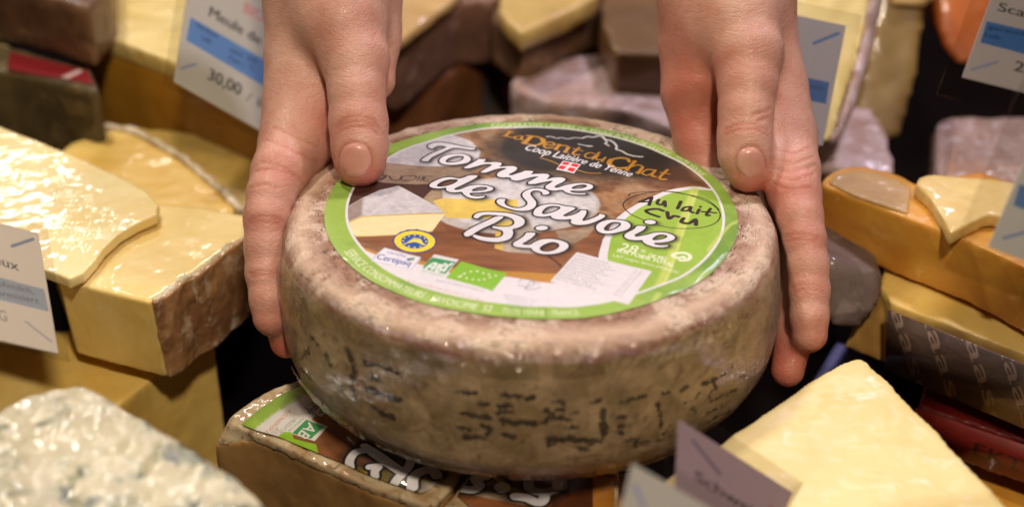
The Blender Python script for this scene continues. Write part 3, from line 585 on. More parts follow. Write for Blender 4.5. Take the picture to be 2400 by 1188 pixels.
# paper label
def label_mesh():
    vs = []; uv = []; fs = []; NR, NA = 40, 140
    for i in range(NR+1):
        r = .0825*i/NR
        for j in range(NA):
            a = 2*math.pi*j/NA; x, y = r*math.cos(a), r*math.sin(a)
            vs.append(wheel_local(r, a, und(x, y)+.0005-(.0003 if i == NR else 0))); uv.append((.5+x/.165, .5+y/.165))
    for i in range(NR):
        for j in range(NA):
            q = (i*NA+j, (i+1)*NA+j, (i+1)*NA+(j+1) % NA, i*NA+(j+1) % NA)
            fs.append(q if i else (0, q[1], q[2]))
    m_ = mesh_from(vs, fs); l = m_.uv_layers.new(name='UVMap')
    for lp in m_.loops: l.data[lp.index].uv = uv[lp.vertex_index]
    return m_
def print_mat(name, img, film=.6, fs=.25, rot=.5, rough=.5, fine=.7):
    m = NT(name); t = m.n('ShaderNodeTexImage', interpolation='Cubic', extension='EXTEND'); t.image = img
    m.put(t, 'Vector', m.coord('UV')); m.put(m.b, 'Base Color', t.outputs[0]); m.put(m.b, 'Roughness', rough)
    if film: m.film(film, .08, fs, rot, fine)
    return m.m
link('paper_label', label_mesh(), print_mat('label_print', LABEL.image('label_print'), .28, .10), cw)
# loose film folds on the wheel; strips along the rim added to catch glints
def film_mat():
    m = NT('cling_film'); t = m.t
    gl = m.n('ShaderNodeBsdfGlossy', i_Color=(1, .96, .92, 1), i_Roughness=.1); tr = m.n('ShaderNodeBsdfTransparent', i_Color=(.96, .95, .93, 1))
    nb = m.bump(m.noise(m.coord(), 160, 3, .6, 1.5), .8, .002); m.put(gl, 'Normal', nb)
    lw = m.n('ShaderNodeLayerWeight', i_Blend=.5, i_Normal=nb).outputs['Facing']
    mx = m.n('ShaderNodeMixShader'); m.put(mx, 0, m.math('ADD', m.math('MULTIPLY', m.math('POWER', lw, 4.), .7), .12)); m.put(mx, 1, tr); m.put(mx, 2, gl)
    t.links.new(mx.outputs[0], t.nodes['Material Output'].inputs[0]); return m.m
FILM = film_mat()
def film_fold(a0, a1, z0, z1, out, seed):
    vs = []; fs = []; n, k = 140, 12; rs = random.Random(seed)
    for i in range(n+1):
        a = a0+(a1-a0)*i/n
        for j in range(k+1):
            t = j/k; z = z0+(z1-z0)*t
            rp = float(np.interp(-z, [-p[1] for p in PROF[5:19]], [p[0] for p in PROF[5:19]]))*1.011
            fr = mnoise.noise(Vector((a*44+t*3, t*2, seed)))*.7+mnoise.noise(Vector((a*130, t*5, seed+5)))*.5
            vs.append(wheel_local(rp+.0008+out*math.sin(t*math.pi)*(.45+fr), a, z+fr*.0006))
    for i in range(n):
        for j in range(k): q = i*(k+1)+j; fs.append((q, q+k+1, q+k+2, q+1))
    return mesh_from(vs, fs)
for a0, a1, z0, z1, o_, sd in ((-2.75, -2.25, -.050, -.065, .0010, 1), (-2.2, -1.7, -.057, -.066, .0012, 4), (-1.65, -.95, -.052, -.066, .0018, 2), (-2.95, -2.6, -.008, -.028, .0010, 3), (-2.5, -1.55, -.0035, -.0135, .0006, 6), (-1.5, -.55, -.0035, -.0130, .0006, 7)):
    link('film_fold', film_fold(a0, a1, z0, z1, o_, sd), FILM, cw)

# ================================================================== hands
def cspace(p):
    v = Vector(p)-CAMP; return (v.dot(RT), v.dot(UP), v.dot(BK))
def fromc(a):
    return CAMP + RT*float(a[0]) + UP*float(a[1]) + BK*float(a[2])
def cone_sdf(Pn, a, b, ra, rb):
    ba = b-a; L = max(float(ba@ba), 1e-12); t = np.clip(((Pn-a)@ba)/L, 0, 1)
    return np.linalg.norm(Pn-a-t[:, None]*ba, axis=1)-(ra*(1-t)+rb*t)
def smin(a, b, k):
    h = np.maximum(k-np.abs(a-b), 0)/k; return np.minimum(a, b)-h*h*k*.25
def smax(a, b, k): return -smin(-a, -b, k)
class Hand:
    def __init__(s): s.groups = []; s.ridges = []; s.grooves = []
    def chain(s, pts, k_in=.006, k_out=.010):
        """pts: (px, py, depth m, radius cm)"""
        q = [(np.array(cspace(P(x, y, d)), np.float32), r*.01) for x, y, d, r in pts]
        s.groups.append((q, k_in, k_out))
    def sdf(s, X, detail=True):
        D = None
        for q, ki, ko in s.groups[1:]+s.groups[:1]:
            g = None
            for (a, ra), (b, rb) in zip(q, q[1:]):
                c = cone_sdf(X, a, b, ra, rb); g = c if g is None else smin(g, c, ki)
            D = g if D is None else smin(D, g, ko)
        if detail:
            for a, b, r in s.ridges: D = smin(D, cone_sdf(X, a, b, r, r), .0022)
        return D
    def trace(s, px, py, d0):
        v = ray(px, py); o = np.array([0, 0, 0], np.float32); dr = np.array(cspace(CAMP+v), np.float32); ln = float(np.linalg.norm(dr)); dr = dr/ln
        t = (d0-.08)*ln
        for _ in range(60):
            e = float(s.sdf((o+dr*t)[None], False)[0])
            if e < 1e-5: break
            t += e*.9
            if t > 1.3: return None
        return dr*t
    def line(s, pts, r, kind, d0, sink=.5):
        pp = []
        for i in range(len(pts)-1):
            for t in (0, .5): pp.append((pts[i][0]*(1-t)+pts[i+1][0]*t, pts[i][1]*(1-t)+pts[i+1][1]*t))
        pp.append(pts[-1]); q = [s.trace(x, y, d0) for x, y in pp]
        q = [a for a in q if a is not None]
        for a, b in zip(q, q[1:]):
            if np.linalg.norm(a-b) > .012: continue
            if kind == 'ridge': a2 = a*(1+sink*r/np.linalg.norm(a)); b2 = b*(1+sink*r/np.linalg.norm(b)); s.ridges.append((a2, b2, r))
            else: a2 = a*(1-sink*r/np.linalg.norm(a)); b2 = b*(1-sink*r/np.linalg.norm(b)); s.grooves.append((a2, b2, r))
    def mesh(s, h=.00072, cut=None):
        al = np.array([p for q, _, _ in s.groups for p, _ in q]); rm = .03
        lo = al.min(0)-rm; hi = al.max(0)+rm; hi[1] = min(hi[1], cut) if cut else hi[1]
        C = 4; H = h*C; n = np.ceil((hi-lo)/H).astype(int)+1
        g = [lo[i]+np.arange(n[i])*H for i in range(3)]
        X = np.stack(np.meshgrid(*g, indexing='ij'), -1).reshape(-1, 3).astype(np.float32)
        dc = s.sdf(X, False).reshape(n)
        # cell near surface?
        near = np.zeros(n-1, bool); mn = np.full(n-1, 9e9, np.float32)
        for i in (0, 1):
            for j in (0, 1):
                for k in (0, 1): mn = np.minimum(mn, np.abs(dc[i:n[0]-1+i, j:n[1]-1+j, k:n[2]-1+k]))
        near = mn < H*1.8
        N = (n-1)*C+1; F_ = np.repeat(np.repeat(np.repeat(dc, C, 0), C, 1), C, 2)[:N[0], :N[1], :N[2]].copy()
        msk = np.repeat(np.repeat(np.repeat(near, C, 0), C, 1), C, 2)
        mk = np.zeros(N, bool)
        for i in (0, 1):
            for j in (0, 1):
                for k in (0, 1): mk[i:N[0]-1+i, j:N[1]-1+j, k:N[2]-1+k] |= msk
        idx = np.argwhere(mk); val = np.empty(len(idx), np.float32)
        for a in range(0, len(idx), 200000): val[a:a+200000] = s.sdf((lo+idx[a:a+200000]*h).astype(np.float32))
        F_[tuple(idx.T)] = val
        # surface nets
        sg = F_ < 0; M = N-1; cnt = np.zeros(M, np.int8); acc = np.zeros((*M, 3), np.float32)
        cor = [(i, j, k) for i in (0, 1) for j in (0, 1) for k in (0, 1)]
        for a in cor:
            for b in cor:
                if sum(b)-sum(a) != 1 or any(y < x for x, y in zip(a, b)): continue
                fa = F_[a[0]:M[0]+a[0], a[1]:M[1]+a[1], a[2]:M[2]+a[2]]; fb = F_[b[0]:M[0]+b[0], b[1]:M[1]+b[1], b[2]:M[2]+b[2]]
                x = (fa < 0) != (fb < 0); ii = np.nonzero(x); t = fa[ii]/(fa[ii]-fb[ii])
                cnt[ii] += 1; acc[ii] += np.array(a, np.float32)+t[:, None]*(np.array(b, np.float32)-np.array(a, np.float32))
        cells = np.nonzero(cnt > 0); ids = np.full(M, -1, np.int32); ids[cells] = np.arange(len(cells[0]))
        V = lo+(np.stack(cells, -1)+acc[cells]/cnt[cells][:, None])*h
        Q = []
        for ax in range(3):
            sl0 = [slice(1, M[i]) for i in range(3)]; sl0[ax] = slice(0, M[ax]); sl1 = list(sl0); sl1[ax] = slice(1, M[ax]+1)
            A = sg[tuple(sl0)]; B = sg[tuple(sl1)]; e = np.argwhere(A != B); off = np.array([1, 1, 1]); off[ax] = 0; e = e+off
            u = np.zeros(3, int); v = np.zeros(3, int); u[(ax+1) % 3] = 1; v[(ax+2) % 3] = 1
            f = A[tuple((e-off).T)]
            q = np.stack([ids[tuple((e-u-v).T)], ids[tuple((e-v).T)], ids[tuple(e.T)], ids[tuple((e-u).T)]], -1)
            q[~f] = q[~f][:, ::-1]; Q.append(q)
        Q = np.concatenate(Q); Q = Q[(Q >= 0).all(1)]
        cr = np.zeros(len(V), np.float32)
        for a, b, r in s.grooves:
            m_ = (np.abs(V-(a+b)/2).max(1) < .012)
            if m_.any(): cr[m_] = np.maximum(cr[m_], np.exp(-(cone_sdf(V[m_].astype(np.float32), a, b, 0, 0)/.0008)**2)*(r/.0006))
        me = bpy.data.meshes.new('hand'); me.from_pydata([tuple(fromc(v)) for v in V], [], Q.tolist()); me.update()
        nn = np.empty(len(V)*3, np.float32); me.vertices.foreach_get('normal', nn); co_ = np.empty(len(V)*3, np.float32); me.vertices.foreach_get('co', co_)
        co_ = co_.reshape(-1, 3)-nn.reshape(-1, 3)*(cr*.00026)[:, None]; me.vertices.foreach_set('co', co_.ravel()); me.update()
        at = me.attributes.new('crease', 'FLOAT', 'POINT'); at.data.foreach_set('value', cr)
        return me, V
def blush(me, V, spots):
    a = np.zeros(len(V), np.float32)
    for x, y, d, r, k in spots:
        c = np.array(cspace(P(x, y, d))); a = np.maximum(a, k*np.exp(-((V-c)**2).sum(1)/(r*.01)**2))
    at = me.attributes.new('blush', 'FLOAT', 'POINT'); at.data.foreach_set('value', a)
def nail(hand, outline, d0, mat_, parent, tip):
    """a curved plate laid in the nail bed: rays through an outline grid onto the finger"""
    cx, cy, ax, ay, rot = outline; vs = []; fs = []; NU, NV = 14, 16
    for i in range(NU+1):
        for j in range(NV+1):
            u = -1+2*i/NU; v = -1+2*j/NV
            ww = 1-.22*max(0, v)**2-.10*max(0, -v)**2; r_ = max(0, 1-abs(u)**2.3)**.5
            x = u*ax*ww; y = v*ay*(.30+.70*r_) if v < 0 else v*ay*(.5+.5*r_)
            X = cx+x*math.cos(rot)-y*math.sin(rot); Y = cy+x*math.sin(rot)+y*math.cos(rot)
            p = hand.trace(X, Y, d0)
            if p is None: p = vs_last
            vs_last = p
            e = (1-abs(u)**4)*(1-abs(v)**6)
            vs.append(fromc(p*(1-(.00005+.0008*e)/np.linalg.norm(p))))
    for i in range(NU):
        for j in range(NV): q = i*(NV+1)+j; fs.append((q, q+1, q+NV+2, q+NV+1))
    m_ = mesh_from(vs, fs); link('nail', m_, mat_, parent)
def skin_mat():
    m = NT('skin'); v = m.coord()
    n1 = m.noise(v, 38, 4, .6, .3); n2 = m.noise(m.mapping(v, loc=(4, 4, 1)), 170, 4, .6)
    col = m.mix(m.mr(n1, .35, .65), S(217, 172, 154), S(196, 142, 124))
    col = m.mix(m.mr(n2, .5, .7, 0, .35), col, S(196, 128, 108))
    at = m.n('ShaderNodeAttribute', attribute_name='blush')
    col = m.mix(m.math('MULTIPLY', at.outputs['Fac'], m.mr(n1, .3, .6, .7, 1.)), col, S(196, 98, 80))
    ac = m.n('ShaderNodeAttribute', attribute_name='crease'); col = m.mix(m.math('MULTIPLY', ac.outputs['Fac'], .35), col, S(190, 104, 84))
    m.put(m.b, 'Base Color', col); m.put(m.b, 'Roughness', .42); m.put(m.b, 'Specular IOR Level', .45)
    m.put(m.b, 'Subsurface Weight', .3); m.put(m.b, 'Subsurface Radius', (1, .32, .16)); m.put(m.b, 'Subsurface Scale', .0045)
    vo = m.n('ShaderNodeTexVoronoi', i_Vector=m.mapping(v, (1, 1, .6)), i_Scale=780, feature='DISTANCE_TO_EDGE').outputs[0]
    wr = m.noise(m.mapping(v, (90, 90, 420), (.1, .35, 0)), 1, 3, .6, .8)
    wr = m.math('POWER', m.math('SUBTRACT', 1., m.math('ABSOLUTE', m.math('MULTIPLY', m.math('SUBTRACT', wr, .5), 7.))), 3.)
    h = m.math('ADD', m.math('MULTIPLY', m.mr(vo, 0, .12), .25), m.math('ADD', m.math('MULTIPLY', m.noise(v, 300, 4), .7), m.math('MULTIPLY', wr, -.35)))
    m.put(m.b, 'Normal', m.bump(h, .33, .0009)); return m.m
SKIN = skin_mat()
def nail_mat():
    m = NT('nail_plate'); m.put(m.b, 'Base Color', m.mix(m.mr(m.noise(m.mapping(m.coord(), (1, 1, .3)), 120), .35, .65), S(210, 146, 132), S(218, 164, 152))); m.put(m.b, 'Roughness', .26)
    m.put(m.b, 'Subsurface Weight', .2); m.put(m.b, 'Subsurface Radius', (1, .4, .3)); m.put(m.b, 'Subsurface Scale', .002); return m.m
NAIL = nail_mat()
DW = -(WC-CAMP).dot(BK)          # depth of the wheel's centre
def contact_depth(px, py, r):
    """depth at which a ball of radius r (m) on this pixel touches the top of the wheel"""
    lo, hi = .4, .9
    for _ in range(50):
        md = (lo+hi)/2
        if (P(px, py, md)-WC).dot(WN) > r: lo = md
        else: hi = md
    return lo
person = thing('person', 'bare hands of a person in dark sleeves, holding the labelled cheese from both sides', 'person', P(1250, -900, .98))
# --- hand at the left of the photo
Lh = Hand(); dt = contact_depth(842, 378, .0098); c = .01
Lh.chain([(843,378,dt,1.06),(843,345,dt+.0*c,1.14),(840,288,dt+.15*c,1.19),(836,215,dt+.4*c,1.16),(832,140,dt+.9*c,1.42),(800,45,dt+1.6*c,1.9),(780,-70,dt+2.4*c,2.2)], .0025, .006)
di = DW+.2*c
Lh.chain([(633,744,di-.3*c,.70),(630,700,di-.3*c,.75),(623,640,di-.1*c,.79),(622,580,di+.1*c,.83),(625,510,di+.4*c,.91),(636,455,di+.9*c,.98),(655,405,di+1.6*c,1.16),(684,335,di+2.9*c,1.36),(700,240,di+3.9*c,1.45),(704,120,di+4.3*c,1.5),(712,-70,di+4.2*c,1.6)], .0025, .009)
Lh.chain([(672,800,di+.8*c,.68),(660,720,di+1.6*c,.76),(652,620,di+2.4*c,.82),(665,480,di+3.1*c,.92),(700,330,di+4.0*c,1.15),(740,60,di+4.6*c,1.4),(770,-70,di+4.6*c,1.5)], .0025, .010)
Lh.chain([(705,790,di+2.8*c,.66),(690,700,di+3.6*c,.74),(685,590,di+4.3*c,.8),(700,460,di+5.0*c,.88),(740,320,di+5.6*c,1.05),(800,60,di+5.8*c,1.3),(810,-70,di+5.4*c,1.4)], .0025, .010)
Lh.chain([(750,720,di+4.6*c,.58),(740,640,di+5.3*c,.66),(738,540,di+5.9*c,.72),(760,430,di+6.4*c,.8),(800,300,di+6.8*c,.95),(850,60,di+6.6*c,1.2),(850,-70,di+6*c,1.3)], .0025, .010)
Lh.chain([(880,190,dt+3.0*c,.85),(878,90,dt+3.4*c,.9),(860,-70,dt+4.0*c,1.4)], .01, .008)
Lh.chain([(748,335,dt+2.3*c,.5),(752,240,dt+2.6*c,.7),(745,130,dt+2.8*c,.9)], .008, .010)
Lh.chain([(785,-60,dt+2.6*c,2.35),(790,-300,dt+4.1*c,2.4)], .02, .02)
def nail_fold(H, cx, cy, ax, ay, rot, d0, fold):
    def T(u, v): return (cx+u*ax*math.cos(rot)-v*ay*math.sin(rot), cy+u*ax*math.sin(rot)+v*ay*math.cos(rot))
    H.line([T(-1.04, .8), T(-1.06, .2), T(-1.0, -.4), T(-.75, -.85), T(-.35, -1.04), T(.2, -1.07), T(.7, -.9), T(1.0, -.45), T(1.06, .1), T(1.03, .75)], .0008, 'groove', d0, -.1)
nail_fold(Lh, 833, 374, 37, 38, .03, dt, .0010)
for L in ([(790,292),(812,277),(845,272),(875,283),(888,300)], [(786,300),(815,288),(850,283),(880,297)], [(796,308),(830,296),(868,300),(885,316)]): Lh.line(L, .0007, 'groove', dt, -.1)
for L in ([(584,516),(610,508),(645,510),(668,520)], [(582,524),(615,519),(655,524)], [(584,640),(612,636),(650,640),(664,648)], [(590,648),(620,645),(655,650)], [(600,402),(640,396),(690,412),(712,432)], [(612,380),(660,392),(705,420)], [(625,330),(670,345),(720,372),(745,378)], [(640,300),(700,325),(745,345)], [(586,440),(620,432),(650,440)]): Lh.line(L, .0006, 'groove', di, -.1)
me, V = Lh.mesh()
blush(me, V, [(845,415,dt,1.3,.9),(845,290,dt,1.2,.35),(800,330,dt,.9,.4),(633,760,di,1.3,.8),(622,645,di,.9,.45),(623,515,di+.4*c,1.0,.5),(668,810,di+.8*c,1.8,1.),(660,400,di+1.1*c,1.4,.35),(890,160,dt+2*c,1.6,.35),(755,300,dt+1.8*c,1.6,.55)])
lhand = link('hand', me, SKIN, person, label='left hand in the photo, thumb resting on top of the wheel')
nail(Lh, (833, 375, 37, 38, .03), dt, NAIL, lhand, None)
# --- hand at the right of the photo
Rh = Hand(); dt2 = contact_depth(1752, 395, .0095)
Rh.chain([(1754,398,dt2,.92),(1746,360,dt2,1.07),(1746,318,dt2+.05*c,1.1),(1748,262,dt2+.2*c,1.1),(1752,195,dt2+.5*c,1.22),(1750,120,dt2+1.0*c,1.5),(1715,30,dt2+1.8*c,2.0),(1700,-80,dt2+2.6*c,2.25)], .0025, .006)
dj = DW+.2*c
Rh.chain([(1898,784,dj-.3*c,.71),(1897,740,dj-.3*c,.75),(1897,680,dj-.1*c,.79),(1894,620,dj+.1*c,.80),(1886,560,dj+.4*c,.84),(1874,505,dj+.8*c,.93),(1862,455,dj+1.4*c,1.08),(1852,400,dj+2.1*c,1.22),(1838,320,dj+3.1*c,1.3),(1815,200,dj+4.0*c,1.3),(1780,90,dj+4.3*c,1.5),(1750,-80,dj+4.3*c,1.7)], .0025, .009)
Rh.chain([(1846,868,dj+.6*c,.68),(1862,780,dj+1.5*c,.76),(1870,660,dj+2.2*c,.82),(1858,500,dj+3.1*c,.92),(1830,340,dj+4.0*c,1.15),(1760,60,dj+4.6*c,1.4),(1740,-80,dj+4.6*c,1.5)], .0025, .010)
Rh.chain([(1815,800,dj+2.8*c,.66),(1825,700,dj+3.6*c,.74),(1825,590,dj+4.3*c,.8),(1805,460,dj+5.0*c,.88),(1770,320,dj+5.6*c,1.05),(1720,60,dj+5.8*c,1.3),(1700,-80,dj+5.4*c,1.4)], .0025, .010)
Rh.chain([(1745,720,dj+4.6*c,.58),(1755,640,dj+5.3*c,.66),(1750,540,dj+5.9*c,.72),(1720,430,dj+6.4*c,.8),(1680,300,dj+6.8*c,.95),(1650,60,dj+6.6*c,1.2),(1660,-80,dj+6*c,1.3)], .0025, .010)
Rh.chain([(1660,420,dt2+3.2*c,1.0),(1640,330,dt2+3.4*c,1.1),(1612,220,dt2+3.4*c,1.12),(1606,110,dt2+3.6*c,1.1),(1640,-10,dt2+3.6*c,1.5),(1650,-80,dt2+3.8*c,1.6)], .0025, .012)
Rh.chain([(1640,180,dt2+2.3*c,.7),(1655,80,dt2+2.2*c,1.1),(1660,-60,dt2+2.4*c,1.7)], .01, .014)
Rh.chain([(1805,345,dt2+1.9*c,.45),(1805,250,dt2+2.3*c,.6),(1795,180,dt2+2.4*c,.7)], .008, .010)
Rh.chain([(1700,-60,dt2+2.8*c,2.3),(1690,-300,dt2+4.2*c,2.4)], .02, .02)
nail_fold(Rh, 1759, 380, 32, 35, -.22, dt2, .0009)
for L in ([(1700,305),(1730,292),(1765,292),(1798,305)], [(1698,316),(1735,303),(1775,304),(1800,318)], [(1765,270),(1790,262),(1805,255)], [(1775,285),(1800,275)]): Rh.line(L, .0007, 'groove', dt2, -.1)
for L in ([(1838,556),(1865,549),(1900,552),(1918,560)], [(1842,566),(1875,560),(1912,566)], [(1856,672),(1885,666),(1925,672)], [(1862,682),(1895,677),(1930,682)], [(1815,395),(1850,405),(1890,395),(1912,385)], [(1822,415),(1860,425),(1905,408)], [(1812,430),(1850,446),(1900,440)], [(1820,350),(1860,362),(1900,345)], [(1815,372),(1860,384),(1905,368)]): Rh.line(L, .0006, 'groove', dj, -.1)
me, V = Rh.mesh()
blush(me, V, [(1755,430,dt2,1.3,1.),(1748,300,dt2,1.1,.35),(1700,350,dt2,1.,.4),(1898,800,dj,1.3,.8),(1897,675,dj,.9,.45),(1885,556,dj+.4*c,1.0,.5),(1846,868,dj+.6*c,2.,1.),(1600,250,dt2+3*c,3.2,.75),(1590,60,dt2+3*c,2.2,.5),(1850,440,dj+1*c,1.4,.5),(1690,170,dt2+1.5*c,1.2,.4)])
rhand = link('hand', me, SKIN, person, label='right hand in the photo, held flat against the wheel')
nail(Rh, (1759, 381, 32, 34, -.22), dt2, NAIL, rhand, None)
# dark knitted cuffs just above the frame
CLOTH = plain('dark_cloth', (.012, .011, .016), .9)
def tube(chain_, name, mat_, parent, n=40, fold=.04):
    vs = []; fs = []; pts = [(P(x, y, d), r*.01) for x, y, d, r in chain_]
    for inner in (0, 1):
        for i, (p, r) in enumerate(pts):
            t = (pts[min(i+1, len(pts)-1)][0]-pts[max(i-1, 0)][0]).normalized(); u = t.cross(Vector((0, 1, .1))).normalized(); v = t.cross(u)
            for j in range(n):
                a = 2*math.pi*j/n; rr = (r-(.0025 if inner else 0))*(1+fold*mnoise.noise(Vector((math.cos(a)*2, math.sin(a)*2, i*.8))))
                vs.append(p+u*rr*math.cos(a)+v*rr*math.sin(a))
    m_ = len(pts)
    for k in (0, 1):
        for i in range(m_-1):
            for j in range(n):
                q = [k*m_*n+i*n+j, k*m_*n+(i+1)*n+j, k*m_*n+(i+1)*n+(j+1) % n, k*m_*n+i*n+(j+1) % n]; fs.append(q if k else q[::-1])
    for j in range(n): fs.append([j, (j+1) % n, m_*n+(j+1) % n, m_*n+j])
    return link(name, mesh_from(vs, fs), mat_, parent)
tube([(1698,-12,dt2+2.8*c,2.95),(1698,-40,dt2+3*c,3.1),(1692,-180,dt2+3.8*c,3.2),(1688,-420,dt2+5*c,3.6)], 'sleeve', CLOTH, person)
tube([(782,-60,dt+2.8*c,3.0),(784,-90,dt+3*c,3.1),(788,-180,dt+3.8*c,3.2),(790,-420,dt+5*c,3.6)], 'sleeve', CLOTH, person)
# ================================================================== counter
def counter():
    m = NT('counter_black'); m.put(m.b, 'Base Color', m.mix(m.noise(m.coord(), 30), (.004, .003, .003), (.008, .005, .005))); m.put(m.b, 'Roughness', .7); m.put(m.b, 'Specular IOR Level', 0.)
    bm = bmesh.new(); bmesh.ops.create_grid(bm, x_segments=8, y_segments=8, size=1.6); me = bpy.data.meshes.new('counter'); bm.to_mesh(me); bm.free()
    me.transform(Matrix.Translation((0, .2, -.16))); o = link('counter', me, m.m, None); o['kind'] = 'structure'
counter()
def part(name, me, mat_, parent, **k): return link(name, me, mat_, parent, **k)
def base_of(me):
    n = len(me.vertices); c = np.empty(n*3, np.float32); me.vertices.foreach_get('co', c); c = c.reshape(-1, 3); return Vector((float(c[:, 0].mean()), float(c[:, 1].mean()), float(c[:, 2].min())))
def cheese(label, me, mat_, extra=(), name='cheese_piece', cat='cheese', body='paste', group=None):
    t = thing(name, label, cat, base_of(me), group); part(body, me, mat_, t)
    for nm, m2, mt2 in extra: part(nm, m2, mt2, t)
    return t
YEL = paste('paste_yellow', S(240,214,144), S(230,196,110), 22, .6, .4, .5, speck=S(244,224,176), sp=(.60,.72))
YEL2 = paste('paste_golden', S(238,204,116), S(226,180,80), 18, .6, .35, 1.1)
PALE = paste('paste_pale', S(240,220,156), S(236,212,142), 26, .12, .10, .9, speck=S(248,236,202), sp=(.6,.72), frough=.14)
DEEP = paste('paste_ochre', S(206,152,52), S(174,118,32), 14, .5, .3, .2)
ORNG = paste('paste_orange', S(222,164,66), S(198,130,44), 26, .5, .3, 1.6, speck=S(232,186,104), sp=(.6,.75))
BUFF = paste('paste_buff', S(212,178,120), S(190,152,98), 22, .6, .45, .8)
BRNR = rind('rind_brown', S(178,132,86), S(136,94,58), S(206,184,156), 42, .75, .6, .3)
WHTR = rind('rind_white_mould', S(214,198,168), S(186,164,128), S(232,220,196), 120, .3, .4, .8)
MAUV = rind('rind_mauve', S(190,166,168), S(168,136,126), S(214,194,202), 45, .5, .45, .5)
DARKR = rind('rind_dark_brown', S(112,78,50), S(88,58,36), S(130,98,70), 26, .5, .4, .3)
OLIV = rind('rind_olive', S(96,80,46), S(72,58,34), S(116,98,60), 20, .5, .4, .2)
# ---------------------------------------------------------------- left of the wheel
m_ = slab([(350,890),(288,941),(150,1042),(-60,1190),(-300,1000),(-140,770),(160,772),(330,700),(505,800)], -.070, .09, vox=.0018, seed=1, amp=.0005)
cheese('big pale yellow block with a square corner, under the rind-edged wedge', m_, YEL2)
zt = -.020; dn = onz(388,884,zt-.041)-onz(349,709,zt)
m_ = slab([(136,655),(240,682),(349,709),(420,664),(500,606),(578,556),(580,505),(480,484),(370,476),(240,480),(90,505)], zt, .041, down=dn, vox=.0011, seed=2, amp=.0003, sm=1)
r_ = strip([(352,707),(385,690),(420,660),(460,640),(500,606),(540,572),(580,553)], zt, .041, .0028, .0006, down=dn, vox=.0009, seed=3, amp=.0007, fq=110, sm=2)
w_ = strip([(352,702),(385,682),(418,654),(460,632),(500,598),(540,566),(578,548)], zt+.0008, .002, .0024, .0004, vox=.0007, seed=4, amp=.0012, fq=180, sm=2)
cheese('film-wrapped yellow wedge with a mottled brown rind face, touching the left hand', m_, YEL, (('rind', r_, BRNR), ('mould_edge', w_, WHTR)))
# thin slab lying on the wedge
zs = -.0085
def tilted(pts, zf, thick, **k):
    top = [onz(x, y, zf(x, y)) for x, y in pts]; return solid_mesh(top, [v-Vector((0, 0, thick)) for v in top], **k)
m_ = tilted([(-120,270),(0,297),(100,335),(200,378),(290,418),(345,450),(374,480),(366,505),(325,522),(280,548),(245,580),(222,612),(196,640),(162,655),(140,644),(70,622),(-120,575)], lambda x, y: -.0135, .0052, vox=.0009, seed=5, amp=.0003, fq=60, sm=1)
PALEF = paste('paste_pale_wrapped', S(242,222,162), S(236,208,136), 26, .6, .22, .4, speck=S(248,236,202), sp=(.6,.72), frough=.06)
cheese('thin pale slice under shiny cling film, lying on the yellow wedge at far left', m_, PALEF)
m_ = slab([(140,352),(165,332),(210,318),(262,300),(330,318),(420,372),(480,420),(520,455),(552,492),(500,520),(300,500),(150,420)], -.034, .05, seed=6, amp=.0009, fq=50)
w_ = strip([(552,494),(520,457),(480,421),(420,372),(350,328),(290,304),(240,296)][::-1], -.034, .03, -.0042, .0012, vox=.0012, seed=7, amp=.0011, fq=120, sm=2)
cheese('flat yellow piece edged by a narrow whitish rind line, behind the thin slice', m_, YEL2, (('rind', w_, WHTR),))
m_ = slab([(270,296),(420,305),(600,345),(660,470),(600,520),(560,505),(530,455),(480,410),(420,362),(350,318)], -.040, .04, seed=8, amp=.0006)
cheese('olive yellow piece between the white rind line and the tall ochre block', m_, paste('paste_olive', S(190,160,84), S(160,128,58), 22, .8, .5, .3))
# big block behind
top = [(128,8),(140,26),(170,52),(215,74),(300,105),(390,140),(500,186),(640,236),(760,270),(820,120),(620,-40),(330,-80),(150,-40)]
T = [onz(x, y, .0) for x, y in top]; cen = sum(T, Vector())/len(T)
m_ = solid_mesh(T, [cen+(v-cen)*.965-Vector((0, 0, .012)) for v in T], vox=.0018, seed=9, amp=.0006)
B0 = [cen+(v-cen)*.93-Vector((0, 0, .010)) for v in T]
b_ = solid_mesh(B0, [v-Vector((0, 0, .062))+(v-cen)*-.03 for v in B0], vox=.0022, seed=10, amp=.0006, fq=25)
cheese('tall block with shiny pale yellow top and ochre sides, behind the 30,00 card', m_, paste('paste_glossy', S(232,210,142), S(222,192,106), 16, .95, .8, 1.2, frough=.05), (('side', b_, DEEP),), body='top')
# top left corner things
m_ = slab([(-140,-70),(60,-20),(205,22),(260,-40),(260,-140),(-100,-160)], .03, .033, vox=.003, seed=11)
cheese('dark brown rinded cheese at the top left corner beside the ochre block', m_, DARKR, body='rind')
m_ = slab([(-60,92),(40,112),(212,162),(232,200),(225,214),(100,182),(20,166),(-100,160)], -.004, .045, vox=.0025, seed=12)
cheese('dark olive wrapped cheese with a red paper band, below the dark brown cheese', m_, OLIV, (('paper_band', slab([(20,118),(100,136),(206,164),(222,196),(120,178),(60,168),(16,160)], -.003, .002, vox=.0012, amp=0), plain('paper_red', S(128,22,30), .4)),
    ('white_stripe', slab([(140,180),(158,184),(196,166),(184,161)], -.0026, .0012, vox=.0007, amp=0), plain('paper_white', S(190,160,150), .4))), body='wrapped_body')
m_ = slab([(-70,80),(0,88),(26,110),(42,132),(30,146),(0,156),(-70,150)], -.008, .010, seed=13)
cheese('pale slice, upper of the two little pieces at the left edge', m_, PALE)
m_ = slab([(-70,166),(0,170),(40,182),(58,208),(70,240),(40,246),(0,246),(-70,250)], -.025, .034, seed=14)
cheese('little cheese with orange brown sides at the left edge, above the thin slice', m_, paste('paste_tan', S(226,190,118), S(206,160,92), 40, .6))
